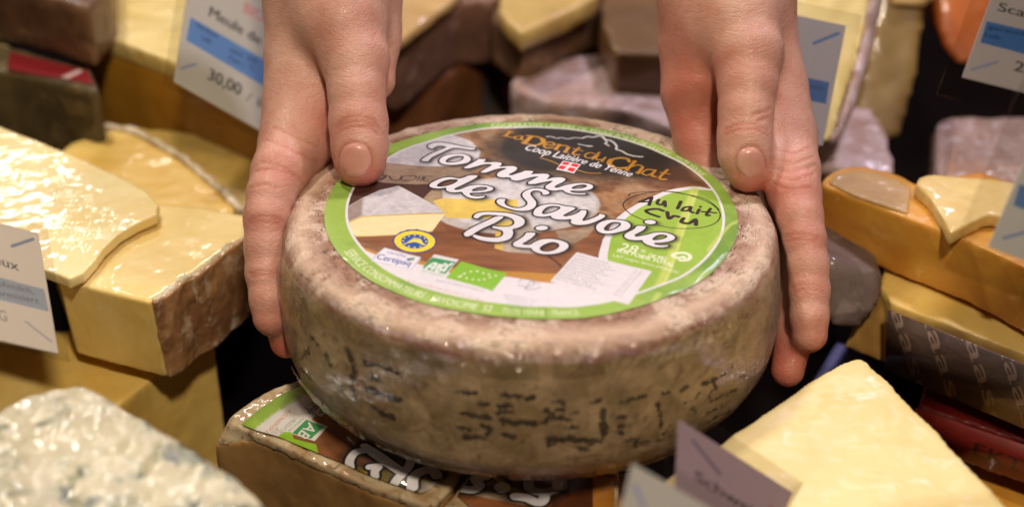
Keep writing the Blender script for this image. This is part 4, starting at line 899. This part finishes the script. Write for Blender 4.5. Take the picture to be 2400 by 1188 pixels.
# ---------------------------------------------------------------- blue cheese in the near left corner
def blue_mat():
    m = NT('blue_cheese'); v = m.coord(); n1 = m.noise(v, 30, 5, .6, .6); n2 = m.noise(m.mapping(v, (1, 1, 1), loc=(3, 1, 5)), 85, 6, .7, .6)
    n3 = m.noise(m.mapping(v, loc=(6, 2, 5)), 20, 2)
    k = m.math('ADD', n2, m.math('MULTIPLY', m.math('SUBTRACT', n3, .5), .6))
    col = m.mix(m.mr(n1, .35, .65), S(208,198,164), S(184,172,142)); col = m.mix(m.mr(k, .49, .56), col, S(150,150,122)); col = m.mix(m.mr(k, .56, .63), col, S(66,70,54))
    m.put(m.b, 'Base Color', col); m.put(m.b, 'Roughness', .4); m.put(m.b, 'Subsurface Weight', .1); m.put(m.b, 'Subsurface Scale', .003)
    m.put(m.b, 'Normal', m.bump(m.noise(v, 160, 4), .4, .0012))
    cr = m.n('ShaderNodeTexVoronoi', i_Vector=m.mapping(v, (1, 1, 1), (0, 0, .6)), i_Scale=130, feature='SMOOTH_F1').outputs[0]
    m.put(m.b, 'Coat Weight', 1.); m.put(m.b, 'Coat Roughness', .05); m.put(m.b, 'Coat Normal', m.bump(m.math('ADD', cr, m.noise(v, 80, 3, .6, 1.)), 1., .0024)); return m.m
m_ = tilted([(-140,1030),(0,955),(70,918),(130,898),(190,900),(240,922),(300,962),(370,1003),(450,1050),(540,1102),(600,1155),(660,1215),(720,1330),(500,1420),(-140,1420)], lambda x, y: .012+.00001*(1188-y), .05, vox=.0014, seed=15, amp=.0016, fq=60, sm=6)
cheese('creamy blue-veined cheese under crinkled glinting film in the near left corner', m_, blue_mat())
# ---------------------------------------------------------------- pieces under the held wheel
zh = -.0475
z8 = lambda L: [(450+x/2.4, 850+y/2.4) for x, y in L]
p1 = [(531,987),(552,966),(575,950),(604,929),(633,912),(668,898),(700,887),(800,850),(960,870),(1060,980),(1090,1060),(1077,1116),(1052,1148),(1019,1184),(990,1181),(962,1171),(918,1157),(875,1142),(792,1104),(708,1067),(642,1033),(596,1017)]
TOMR = rind('rind_grey_cream', S(200,180,146), S(170,136,96), S(120,92,62), 90, .7, .5, .5)
CUT = paste('cut_brown', S(176,136,84), S(150,110,64), 34, .7, .5, 1.1, sss=.05, speck=S(178,138,88), sp=(.62,.72))
c1 = Vector(onz(850, 1000, zh)); T = [onz(x, y, zh) for x, y in p1]
Bt = []
for (x, y), v in zip(p1, T):
    o_ = onz(-38+x, y+8, zh)-onz(x, y, zh) if (x < 705 and y < 990) else Vector((0, 0, 0)); Bt.append(v+o_-Vector((0, 0, .012 if o_.length else .0045)))
m_ = solid_mesh(T, Bt, vox=.0012, seed=16, amp=.0006, fq=120, sm=3)
Bb = [v-Vector((0, 0, .05)) for v in Bt]
cc_ = sum(Bt, Vector())/len(Bt); b_ = solid_mesh([cc_+(v-cc_)*.998+Vector((0, 0, .002)) for v in Bt], [cc_+(v-cc_)*.98-Vector((0, 0, .05)) for v in Bt], vox=.0016, seed=17, amp=.0005, fq=50)
def lconv(x, y): p = onz(x, y, zh); return (p.x*100, p.y*100)
def flat_print(pts, z, img, R, thick=.0004, lift=.0012, sub=3):
    pts3 = [onz(x, y, z) for x, y in pts]; vs = [v+Vector((0, 0, lift)) for v in pts3]+[v+Vector((0, 0, lift-thick)) for v in pts3]; n = len(pts)
    fs = [list(range(n)), list(range(n, 2*n))[::-1]]+[[i, i+n, (i+1) % n+n, (i+1) % n] for i in range(n)]
    me = mesh_from(vs, fs); bm = bmesh.new(); bm.from_mesh(me); bmesh.ops.recalc_face_normals(bm, faces=bm.faces); bmesh.ops.triangulate(bm, faces=bm.faces); bm.to_mesh(me); bm.free()
    l = me.uv_layers.new(name='UVMap')
    for lp in me.loops:
        v = me.vertices[lp.vertex_index].co; l.data[lp.index].uv = ((v.x*100-R.u0)/(R.u1-R.u0), (v.y*100-R.v0)/(R.v1-R.v0))
    return me
q = np.array([lconv(x, y) for x, y in [(500,860),(500,1320),(1500,860),(1500,1320)]])
R = Ras(1300, q[:, 0].min(), q[:, 0].max(), q[:, 1].min(), q[:, 1].max(), lconv, S(150,92,54))
n1 = fbm(R.W, R.H, 8, 6, 21, asp=1); n2 = fbm(R.W, R.H, 40, 4, 22); R.a *= (.45+1.1*n1[..., None])*(.8+.4*n2[..., None])
GR = S(160,196,74); WH2 = S(228,222,216)
R.poly(z8([(60,420),(285,345),(420,238),(560,158),(660,128),(900,60),(900,180),(760,290),(705,312),(690,340),(640,320),(560,400),(470,440),(380,480),(200,560)]), WH2)
R.poly(z8([(60,480),(200,430),(285,350),(420,238),(560,158),(660,128),(900,60),(900,110),(700,178),(640,200),(500,280),(430,330),(345,400),(200,560),(60,560)]), GR, tex=(.8+.4*n1).astype(np.float32))
R.stroke(z8([(700,178),(640,200),(500,280),(430,330),(345,400)]), .05, WH2)
for k, (a, b) in enumerate(zip([(690,150),(590,205),(500,262),(425,318),(355,378)], [(602,198),(510,256),(432,312),(362,372),(300,430)])):
    R.text(['MMATEURS', 'CONSO', 'SAVOÏ', 'CIME 52', '73170'][k] if k != 0 else 'SOMMAT', *z8([a, b]), (4,10), WH2)
R.text('À CONSERVER ENTRE', *z8([(550,270),(370,440)]), (4,8), S(206,110,50)); R.text("PRODUIT DE L'AGRI", *z8([(575,320),(440,440)]), (4,8), S(150,140,130)); R.text('BIOLOGIQUE', *z8([(480,372),(400,450)]), (4,8), S(150,140,130))
R.poly(z8([(632,262),(755,190),(810,255),(722,322)]), S(70,90,130)); R.poly(z8([(638,263),(752,197),(800,255),(722,316)]), WH2)
R.text('Certipaq', *z8([(745,218),(652,278)]), (6,15), S(40,80,150), bold=1); R.poly(z8([(715,300),(722,265),(748,292)]), S(110,160,60)); R.poly(z8([(735,270),(775,255),(750,300)]), S(40,80,140))
R.poly(z8([(530,400),(645,318),(768,370),(690,452)]), WH2); R.poly(z8([(565,408),(645,330),(742,372),(670,440)]), S(66,150,88))
R.text('AB', *z8([(660,345),(592,415)]), (20,14), WH2, bold=1); R.text('AGRICULTURE', *z8([(630,318),(540,392)]), (2,5), S(110,150,110))
R.poly(z8([(478,432),(520,400),(560,402),(575,440),(700,470),(720,560),(600,520)]), S(146,192,44), tex=(.8+.4*n2).astype(np.float32))
R.poly(z8([(672,330),(700,310),(722,328),(700,345)]), S(196,126,44))
R.ellipse(z8([(880,300)])[0], 44, 30, S(36,60,120)); R.ellipse(z8([(880,300)])[0], 36, 25, S(226,190,50)); R.ellipse(z8([(880,300)])[0], 22, 15, S(36,60,120))
R.poly(z8([(900,590),(1080,620),(1180,560),(1250,530),(1420,560),(1440,600),(1380,740),(1330,800),(1200,760),(1040,690)]), S(222,188,72), tex=(.7+.5*n2).astype(np.float32))
R.poly(z8([(1250,700),(1420,620),(1430,720),(1330,800)]), S(206,190,170), tex=(.7+.5*n2).astype(np.float32))
R.poly(z8([(1520,640),(1820,640),(1900,690),(1960,800),(1860,800),(1500,730)]), S(196,170,140), tex=(.5+.9*n2).astype(np.float32))
R.poly(z8([(2060,640),(2260,650),(2260,980),(1980,980)]), S(96,50,26), tex=(.6+.7*n1).astype(np.float32)); R.poly(z8([(2255,640),(2500,660),(2500,980),(2255,980)]), S(206,136,50), tex=(.8+.4*n1).astype(np.float32))
LT = [[(945,480),(955,466),(985,466),(1060,510),(1150,575),(1212,618),(1190,640),(1150,635),(1080,590),(1000,535)]]
SK = [([(1170,515),(1215,525),(1232,560),(1210,610),(1165,655),(1140,690)], .36), ([(968,505),(920,515),(888,560),(890,600)], .34), ([(1000,598),(1050,594),(1030,620),(1030,650)], .32),
      ([(1378,645),(1350,615),(1290,622),(1245,660),(1240,712)], .44), ([(1655,640),(1595,655),(1618,690),(1580,715),(1520,708)], .40), ([(1745,700),(1747,701)], .62), ([(1895,660),(1898,705),(1960,728),(2040,715),(2050,675),(2010,660)], .40), ([(1985,730),(1975,775),(1940,785),(1880,760),(1820,752)], .42)]
for e_, soft, al in ((.35, .3, .6), (.12, 0, 1)):
    for L in LT: b, D = R.sd_loops([z8(L)], pad=.9); R.put(b, R.cov(D-e_, soft)*al, S(26,18,14))
    for L, w in SK: b, D = R.sd_stroke(z8(L), w, .9); R.put(b, R.cov(D-e_, soft)*al, S(26,18,14))
for L in LT: b, D = R.sd_loops([z8(L)], pad=.2); R.put(b, R.cov(D), WHT)
for L, w in SK: b, D = R.sd_stroke(z8(L), w, .2); R.put(b, R.cov(D), WHT)
LIMG = R.image('lower_label_print'); LM = print_mat('lower_label_print', LIMG, .8, .1, .5, fine=.35)
lab1 = [(566,998),(596,973),(625,952),(655,932),(683,918),(725,903),(830,868),(960,880),(1040,980),(1062,1062),(1050,1110),(1010,1150),(985,1160),(875,1122),(792,1084),(708,1050),(650,1026),(600,1012)]
cheese('cut labelled quarter under the held wheel, brown cut face forward', m_, TOMR, (('paste', b_, CUT), ('paper_label', flat_print(lab1, zh, LIMG, R), LM)), body='rind')
p2 = [(1090,1118),(1104,1105),(1200,1060),(1320,1040),(1450,1060),(1450,1340),(1300,1380),(1100,1330),(1020,1215),(1034,1190)]
m_ = slab(p2, zh-.001, .05, vox=.0015, seed=18, amp=.0006, fq=100)
lab2 = [(1105,1122),(1200,1070),(1320,1050),(1440,1070),(1440,1320),(1300,1350),(1180,1300),(1100,1190),(1072,1165)]
cheese('second cut labelled piece under the wheel, between the quarter and the near cards', m_, TOMR, (('paper_label', flat_print(lab2, zh-.001, LIMG, R), LM),), body='rind')
m_ = slab([(1380,1120),(1500,1100),(1600,1150),(1640,1260),(1500,1400),(1380,1300)], zh-.016, .05, seed=19); cheese('orange yellow cheese edge under the wheel beside the near price cards', m_, ORNG)
# ---------------------------------------------------------------- behind the wheel
m_ = slab([(700,60),(925,105),(1060,2),(1120,-60),(700,-100)], .0, .008, vox=.003, seed=20)
b_ = slab([(700,70),(925,110),(1066,6),(1166,0),(1240,-60),(1100,-120),(700,-100)], -.006, .040, vox=.003, seed=21)
cheese('brown mauve rinded cheese with tan cut top, just behind the left hand', b_, rind('rind_brown_mauve', S(126,88,70), S(100,68,52), S(148,116,104), 30, .5, .4, .4), (('cut_top', m_, BUFF),), body='rind')
m_ = slab([(840,255),(950,225),(1130,130),(1136,90),(880,120)], -.046, .06, vox=.003, seed=22); cheese('orange brown wrapped cheese lying below the brown mauve one, behind the wheel', m_, paste('paste_rust', S(128,80,46), S(100,58,34), 20, .6, .4))
m_ = slab([(1164,20),(1180,44),(1218,80),(1250,66),(1330,30),(1405,-10),(1380,-70),(1180,-60)], .0, .012, vox=.003, seed=23)
b_ = slab([(1150,40),(1218,92),(1260,80),(1410,0),(1440,-60),(1180,-60)], -.011, .030, vox=.003, seed=24)
cheese('pale-topped cheese with dark brown sides, at the top between the hands', b_, DARKR, (('cut_top', m_, paste('paste_soft', S(206,176,106), S(180,146,84), 20, .5)),), body='rind')
# printed carton with round fruit-like marks
R = Ras(500, 0, 30, 0, 25, lambda x, y: ((x-1110)/10, (260-y)/10), S(60,36,24)); n1 = fbm(R.W, R.H, 8, 4, 31); R.a *= (.6+.8*n1[..., None])
for x, y, rx, ry, cl in [(1160,132,20,17,(168,106,66)),(1195,190,20,26,(160,62,26)),(1145,200,16,30,(30,28,34)),(1250,150,20,18,(64,60,52)),(1290,132,14,18,(176,72,26)),(1335,110,16,22,(70,72,60)),(1380,90,14,22,(100,26,20)),(1130,155,10,12,(150,120,120)),(1180,235,12,10,(120,110,110))]: R.ellipse((x, y), rx, ry, S(*[q_*.75 for q_ in cl]), soft=.8, alpha=.8)
IM = R.image('carton_print')
def quad_print(px, d, R_or_none, thick=.001, uvs=((0, 0), (1, 0), (1, 1), (0, 1)), back=None):
    """px BL BR TR TL with depths -> thin plate with uv"""
    v = [P(x, y, dd) for (x, y), dd in zip(px, d)]; n = (v[1]-v[0]).cross(v[3]-v[0]).normalized()
    w_ = [a-n*thick for a in v]; me = mesh_from(v+w_, [(0,1,2,3),(7,6,5,4),(0,4,5,1),(1,5,6,2),(2,6,7,3),(3,7,4,0)]); l = me.uv_layers.new(name='UVMap')
    for lp in me.loops: l.data[lp.index].uv = uvs[lp.vertex_index % 4]
    return me
bx = [(1110,300),(1420,240),(1420,40),(1110,100)]; dd = .95
t = thing('printed_carton', 'dark printed carton with blurred round orange and grey marks, behind the wheel between the hands', 'carton', P(1260,260,.80))
fr = quad_print(bx, (dd,)*4, None, .03, uvs=((0,0),(1,.24),(1,.88),(0,.64))); part('carton_body', fr, print_mat('carton_print', IM, 0, 0, rough=.8), t, smooth=False)
m_ = slab([(1404,40),(1440,125),(1600,128),(1640,20),(1560,-60),(1420,-60)], -.012, .08, vox=.003, seed=25); cheese('smooth olive brown cheese behind the dusty mauve half, left of the right hand', m_, paste('paste_umber', S(126,92,56), S(108,78,46), 12, .4, .2))
m_ = slab([(1196,196),(1205,180),(1240,160),(1300,140),(1400,124),(1480,121),(1560,124),(1700,130),(1800,150),(1850,190),(1860,260),(1800,330),(1700,330),(1600,310),(1480,262),(1380,245),(1290,240),(1225,220)], -.036, .045, vox=.002, seed=26, amp=.001)
b_ = slab([(1215,205),(1290,236),(1380,243),(1480,260),(1600,306),(1780,320),(1780,150),(1480,126),(1300,146)], -.039, .05, vox=.003, seed=27)
cheese('half cheese with dusty mauve rind, behind the held wheel, left of the right hand', b_, DEEP, (('rind', m_, MAUV),))
m_ = slab([(1890,238),(1985,222),(2020,235),(2050,262),(2075,300),(2088,350),(2098,402),(2000,402),(1905,378),(1800,360),(1800,240)], -.040, .006, vox=.002, seed=28, amp=.001)
b_ = slab([(1810,250),(1985,228),(2040,262),(2085,360),(2090,398),(2000,402),(1905,382),(1810,360)], -.045, .055, vox=.003, seed=29)
cheese('round cheese with a speckled mauve rind, right of the right hand under the card', b_, BUFF, (('rind', m_, MAUV),))
m_ = solid_mesh([P(x, y, d) for x, y, d in [(1760,-60,.80),(2052,-60,.80),(2030,80,.80),(1990,200,.79),(1950,330,.78),(1905,350,.78),(1800,320,.79)]], [P(x, y, d)+Vector((.01, .08, -.01)) for x, y, d in [(1760,-60,.80),(2052,-60,.80),(2030,80,.80),(1990,200,.79),(1950,330,.78),(1905,350,.78),(1800,320,.79)]], vox=.0025, seed=30, amp=.0008)
s_ = solid_mesh([P(x, y, d) for x, y, d in [(2046,-60,.796),(2078,-60,.80),(2050,90,.80),(2010,230,.79),(1968,330,.78),(1936,344,.776),(1976,240,.786),(2018,100,.796)]], [P(x, y, d+.03) for x, y, d in [(2046,-60,.796),(2078,-60,.80),(2050,90,.80),(2010,230,.79),(1968,330,.78),(1936,344,.776),(1976,240,.786),(2018,100,.796)]], vox=.0025, seed=31)
cheese('tall upright pale wedge with thin rind, behind the card beside the right hand', m_, PALE, (('rind', s_, MAUV),))
def upright(pts, d, dep, **k):
    T = [P(x, y, d) for x, y in pts]; v = Vector((0, dep, 0)); return solid_mesh(T, [a+v for a in T], vox=.003, **k)
m_ = upright([(2062,-60),(2170,-60),(2165,60),(2150,180),(2110,330),(2060,330),(1990,300),(2030,140)], .86, .06, seed=32); cheese('tall dull yellow cheese at the back, between upright wedge and bright orange one', m_, paste('paste_dim', S(160,130,72), S(120,92,54), 16, .5))
m_ = upright([(2190,-60),(2340,-60),(2330,100),(2300,150),(2250,160),(2215,120),(2195,60)], .88, .07, seed=33); cheese('bright orange cheese at the back, half hidden by the upper right card', m_, paste('paste_bright_orange', S(206,112,44), S(178,86,32), 12, .6))
m_ = upright([(2070,-40),(2200,-40),(2196,10),(2150,24),(2090,18)], .855, .04, seed=47); cheese('small tan cheese end lying over the dull yellow one at the top edge', m_, BUFF)
m_ = slab([(2190,300),(2205,280),(2260,276),(2400,272),(2600,300),(2600,440),(2330,440),(2196,425)], -.040, .05, vox=.002, seed=34, amp=.001); f_ = slab([(2184,318),(2200,284),(2240,278),(2236,300),(2222,420),(2182,425)], -.0385, .03, vox=.0015, seed=35, amp=.0015)
cheese('square cheese with cream and mauve rind at the right edge, behind the orange slab', m_, rind('rind_pink_cream', S(182,152,140), S(160,124,104), S(200,182,178), 50, .7, .5, .4), (('film_corner', f_, FILM),), body='rind')
# ---------------------------------------------------------------- right of the wheel
zo = -.004
fo = [(1922,432),(1934,410),(1955,398),(1990,391),(2030,391),(2075,399),(2115,410),(2147,428),(2300,400),(2620,520),(2600,730),(2400,624),(2283,570),(2225,546),(2124,510),(2018,470),(1945,442)]
m_ = slab(fo, zo, .030, vox=.0014, seed=36, amp=.0007, fq=45, sm=6)
fl = slab([(1940,428),(1960,406),(2010,398),(2060,404),(2100,420),(2136,440),(2130,500),(2080,484),(2000,456)], zo+.0012, .0022, vox=.001, seed=37, amp=.0006)
cheese('thick orange slab with a rounded end, touching the right hand', m_, ORNG, (('wrapped_top', fl, paste('paste_film_reflection', S(196,160,106), S(172,136,84), 24, .25, .2, 1.4)),))  # tan patch: dark reflection in the stretched film, put into the colour
m_ = slab([(2147,430),(2152,416),(2170,409),(2215,408),(2340,420),(2440,436),(2420,520),(2320,500),(2262,528),(2228,545),(2210,510),(2180,462)], zo+.007, .007, vox=.0012, seed=38, amp=.0007, fq=60)
cheese('pale wrapped wedge lying on the orange slab, half hidden by the right-edge card', m_, paste('paste_pale_gold', S(230,204,140), S(214,180,108), 30, .6, .4, .8))
zl = -.036
lo = [(2062,668),(2090,712),(2200,752),(2400,830),(2620,930),(2700,700),(2300,560),(2080,600)]
m_ = slab(lo, zl, .032, vox=.0015, seed=39, amp=.0005)
# printed paper band on its front
t0, t1 = onz(2086, 722, zl), onz(2560, 912, zl); dn2 = Vector((.002, -.002, -.030)); nrm = (t1-t0).cross(dn2).normalized(); nrm = nrm if nrm.y < 0 else -nrm
ln = (t1-t0).length*100; hh = dn2.length*100
R = Ras(900, 0, ln, 0, hh, lambda x, y: (x, y), S(96,76,66)); n1 = fbm(R.W, R.H, 20, 4, 41); R.a *= (.6+.8*n1[..., None])
for k in range(4):
    x0 = .5+k*1.75; R.text('Kaasel', (x0-1.0, hh*1.5-.3*(k % 2)), (x0+1.5, -hh*.45-.3*(k % 2)), (.62, .38), S(156,130,112), bold=1, alpha=.75)
bimg = R.image('band_print'); vv_ = [t0+dn2, t1+dn2, t1, t0]; vv_ = [v+nrm*.0022 for v in vv_]; ww_ = [v-nrm*.001 for v in vv_]
me = mesh_from(vv_+ww_, [(0,1,2,3),(7,6,5,4),(0,4,5,1),(1,5,6,2),(2,6,7,3),(3,7,4,0)]); l = me.uv_layers.new(name='UVMap')
for lp in me.loops: l.data[lp.index].uv = ((0, 0), (1, 0), (1, 1), (0, 1))[lp.vertex_index % 4]
fs_ = solid_mesh([onz(x, y, zl-.002)+Vector((0, .003, 0)) for x, y in ((2052,664),(2088,712),(2102,700),(2090,640))], [onz(x, y, zl-.032)+Vector((0, .010, 0)) for x, y in ((1985,845),(2108,895),(2160,860),(2080,780))], vox=.0012, seed=40, amp=.0005, fq=60, sm=6)
cheese('yellow-topped cheese with a grey printed paper band, under the orange slab', m_, YEL2, (('paper_band', me, print_mat('band_print', bimg, .6, .2)), ('film_end', fs_, paste('paste_film_end', S(206,166,92), S(170,126,66), 40, 1., 1.))))
m_ = upright([(1926,600),(2075,640),(2068,700),(2020,780),(1955,780),(1930,740)], .70, .05, seed=41); cheese('dull grey brown cheese beneath the orange slab, beside the right fingers', m_, rind('rind_grey_brown', S(112,92,84), S(86,68,62), S(130,112,104), 30, .4, .3, .3), body='rind')  # grey brown is the rind's own colour
m_ = slab([(1960,800),(1990,806),(1900,960),(1862,960)], -.10, .01, vox=.0015, amp=0); tr_ = thing('plastic_tray', 'blue grey plastic tray edge showing below the right index finger', 'tray', base_of(m_)); part('tray_rim', m_, plain('plastic_blue', S(92,94,140), .3), tr_)
zr = -.078
R = Ras(500, 0, 10, 0, 4, lambda x, y: (x, y), S(110,24,18)); n1 = fbm(R.W, R.H, 14, 4, 51); R.a *= (.6+.8*n1[..., None])
R.text('EKTE', (3.2,1.0), (6.4,.7), (.05,1.5), S(54,14,12), bold=1)
t0, t1 = onz(2150, 950, zr), onz(2620, 1110, zr); t = thing('red_cheese', 'dark red wrapped cheese with faint dark letters, below the paper-banded cheese', 'cheese', t0)
m_ = slab([(2150,950),(2620,1110),(2700,900),(2200,800)], zr, .022, vox=.002, seed=42, amp=.0004); part('wax_body', m_, plain('wax_red', S(112,22,16), .35, .4), t)
dn3 = Vector((0, 0, -.018)); vv_ = [t0+dn3, t1+dn3, t1, t0]; nr = (t1-t0).cross(dn3).normalized(); nr = nr if nr.y < 0 else -nr; vv_ = [v+nr*.0022 for v in vv_]; ww_ = [v-nr*.001 for v in vv_]
me = mesh_from(vv_+ww_, [(0,1,2,3),(7,6,5,4),(0,4,5,1),(1,5,6,2),(2,6,7,3),(3,7,4,0)]); l = me.uv_layers.new(name='UVMap')
for lp in me.loops: l.data[lp.index].uv = ((0, 0), (1, 0), (1, 1), (0, 1))[lp.vertex_index % 4]
part('paper_band', me, print_mat('red_print', R.image('red_print'), .3, .2), t)
m_ = slab([(2180,1050),(2400,1112),(2600,1180),(2600,1400),(2260,1300)], -.110, .04, vox=.002, seed=43); cheese('golden yellow cheese below the red one in the lower right corner', m_, ORNG)
# near pale wedge
m_ = slab([(2014,830),(2030,838),(2062,872),(2110,920),(2180,985),(2250,1066),(2310,1130),(2372,1195),(2480,1330),(1900,1380),(1520,1150),(1600,1090),(1702,1026),(1800,958),(1900,888),(1985,840)], -.020, .05, vox=.0016, seed=44, amp=.0008, fq=50, sm=5)
cheese('smooth pale yellow wedge pointing away, in the near right corner', m_, PALE)
# ---------------------------------------------------------------- price cards
def holder_mat():
    m = NT('clear_holder'); t = m.t; gl = m.n('ShaderNodeBsdfGlossy', i_Color=(1, 1, 1, 1), i_Roughness=.06); tr = m.n('ShaderNodeBsdfTransparent', i_Color=(.93, .93, .92, 1))
    lw = m.n('ShaderNodeLayerWeight', i_Blend=.5); mx = m.n('ShaderNodeMixShader'); m.put(mx, 0, m.math('ADD', .035, m.math('MULTIPLY', .6, m.math('POWER', lw.outputs['Facing'], 4.)))); m.put(mx, 1, tr); m.put(mx, 2, gl)
    t.links.new(mx.outputs[0], t.nodes['Material Output'].inputs[0]); return m.m
HOLD = holder_mat()
CARDN = [0]
def card(label, BL, BR, TL, d, sgn, draw, paper, margin=.12, right=False, ratio=1., thick=.0006, split=True):
    """a rectangular card: two edge vectors seen in pixels; depths chosen so that its corners are right angles"""
    e1 = np.array([BR[0]-BL[0], BR[1]-BL[1]], float); e2 = np.array([TL[0]-BL[0], TL[1]-BL[1]], float); pq = -(e1@e2)
    p = math.sqrt(abs(pq)*ratio)*sgn; q = pq/p if p else 0
    k = d/F; D = lambda s, t: d+(p*s+q*t)*k
    PX = lambda s, t: (BL[0]+e1[0]*s+e2[0]*t, BL[1]+e1[1]*s+e2[1]*t)
    l1 = math.hypot(*e1, p)*k*100; l2 = math.hypot(*e2, q)*k*100
    Ai = np.linalg.inv(np.array([e1, e2]).T)
    def conv(x, y): s, t = Ai@np.array([x-BL[0], y-BL[1]]); return (s*l1, t*l2)
    R = Ras(900, 0, l1, 0, l2, conv, paper); R.a *= (.97+.06*fbm(R.W, R.H, 40, 3, CARDN[0]+60))[..., None]; CARDN[0] += 1
    draw(R)
    V = [P(*PX(s, t), D(s, t)) for s, t in ((0, 0), (1, 0), (1, 1), (0, 1))]
    if right: V[0] = V[1]+V[3]-V[2]
    else: V[2] = V[1]+V[3]-V[0]
    n = (V[1]-V[0]).cross(V[3]-V[0]).normalized(); 
    if n.dot(CAMP-V[0]) < 0: n = -n
    def plate(V, off, th): 
        a = [v+n*off for v in V]; b = [v-n*th for v in a]; me = mesh_from(a+b, [(0,1,2,3),(7,6,5,4),(0,4,5,1),(1,5,6,2),(2,6,7,3),(3,7,4,0)]); l = me.uv_layers.new(name='UVMap')
        for lp in me.loops: l.data[lp.index].uv = ((0, 0), (1, 0), (1, 1), (0, 1))[lp.vertex_index % 4]
        return me
    t = thing('price_card', label, 'price card', (V[0]+V[1])/2, 'price cards in clear holders among the cheeses')
    part('printed_card', plate(V, 0, thick), print_mat('card_print', R.image('card_print'), .35, .03), t, smooth=False)
    u = (V[1]-V[0]).normalized()*margin*.01*5; w_ = (V[3]-V[0]).normalized()*margin*.01*5
    H = [V[0]-u-w_, V[1]+u-w_, V[2]+u+w_, V[3]-u+w_]
    part('clear_holder', plate(H, .0012, .0004), HOLD, t, smooth=False)
    return t
BLUE = S(92,138,200); INKC = S(50,46,48)
def d1(R):
    R.text('BIO', (572,28), (620,52), (6,-26), S(222,120,124), bold=1); R.text('Meule de Savoie', (488,40), (708,158), (6,-24), INKC, bold=2)
    R.poly([(446,44),(760,216),(756,282),(435,98)], S(104,146,206)); R.text('Hartkäse', (458,66), (508,92), (3,-12), S(52,74,120), bold=1); R.text('Laib', (470,94), (492,106), (3,-12), S(52,74,120), bold=1)
    R.text('mind. 50%', (536,122), (602,152), (3,-12), S(52,74,120), bold=1); R.text('Fett i. Tr.', (534,142), (600,172), (3,-12), S(52,74,120), bold=1)
    R.text('30,00', (484,186), (560,224), (6,-26), INKC, bold=2); R.text('/ KG', (574,236), (650,276), (6,-22), S(110,110,112)); R.stroke([(423,163),(458,152)], .09, S(130,142,200))
card('white card reading Meule de Sa and 30,00, in front of the ochre block', (408,192), (700,358), (456,-116), .745, 1, d1, S(206,200,190))
def d2(R):
    R.text('Vieux', (-50,606), (44,637), (-4,-22), S(96,84,76), bold=2); R.poly([(-160,606),(104,681),(115,733),(-155,660)], S(150,156,160))
    R.text('Kuhmilch,', (-20,666), (80,692), (-3,-14), S(110,104,98), bold=1); R.text('thermisiert', (-30,686), (92,714), (-3,-14), S(110,104,98), bold=1)
    R.text('/ KG', (-40,736), (18,752), (-3,-24), S(130,118,110)); R.stroke([(26,578),(77,561)], .13, S(128,134,146)); R.stroke([(60,753),(121,801)], .06, S(134,138,150))
card('card with grey band and words ending in ux, at the left edge', (-190,742), (137,828), (-237,461), .56, 1, d2, S(212,198,176), margin=.07, right=True)
def d3(R):
    R.text('Chèvres', (1760,128), (1874,150), (4,-20), INKC, bold=2); R.poly([(1730,150),(1944,193),(1936,244),(1724,200)], S(66,110,190)); R.text('Rohmilch, past.', (1790,188), (1932,212), (2,-10), S(36,52,100), bold=1)
    R.stroke([(1908,102),(1965,79)], .14, S(84,128,204)); R.stroke([(1892,284),(1917,311)], .12, S(110,140,210))
card('lavender card with blue band, half hidden behind the right hand', (1705,295), (1928,342), (1760,14), .735, -1, d3, S(188,184,206), right=True)
def d4(R):
    R.text('Scamorza', (2338,24), (2520,66), (5,-20), INKC, bold=2); R.poly([(2313,49),(2520,92),(2500,150),(2298,99)], S(76,126,204)); R.text('geräuchert', (2316,66), (2440,90), (3,-9), S(40,62,120), bold=1); R.text('Laib', (2308,84), (2342,92), (3,-9), S(40,62,120), bold=1)
    R.text('22,90', (2374,164), (2480,188), (6,-24), INKC, bold=2); R.stroke([(2278,163),(2338,144)], .12, S(150,166,214))
card('card reading Sca with a blue band, in the upper right corner', (2256,182), (2520,248), (2350,-76), .72, 1, d4, S(200,194,206), margin=.2)
def d5(R):
    R.poly([(2390,430),(2600,500),(2590,560),(2375,480)], S(104,140,200)); R.stroke([(2352,558),(2402,543)], .1, S(130,150,206))
card('white card cut by the right edge, standing on the orange slab', (2317,579), (2560,672), (2440,285), .55, 1, d5, S(214,210,210), margin=.25)
def d6(R):
    R.stroke([(1625,1033),(1687,1108)], .16, S(112,94,116)); R.text('Schweiz', (1628,1128), (1790,1220), (2,-26), S(66,52,56), bold=2); R.poly([(1810,1180),(1850,1205),(1850,1230),(1808,1205)], S(170,60,50), soft=.1)
card('mauve grey card with a dark slash, tilted in front of the near pale wedge', (1575,1330), (1985,1570), (1592,982), .500, 1, d6, S(164,140,146), margin=.12)
def d7(R): R.stroke([(1487,1138),(1508,1188)], .16, S(150,156,186)); R.text('Alpkäse', (1500,1240), (1640,1320), (2,-24), INKC, bold=2)
card('nearest card, cream white with a pale blue slash, at the bottom edge', (1400,1420), (1817,1640), (1483,1085), .455, 1, d7, S(196,190,182), margin=.1)
for im in bpy.data.images: im.update()
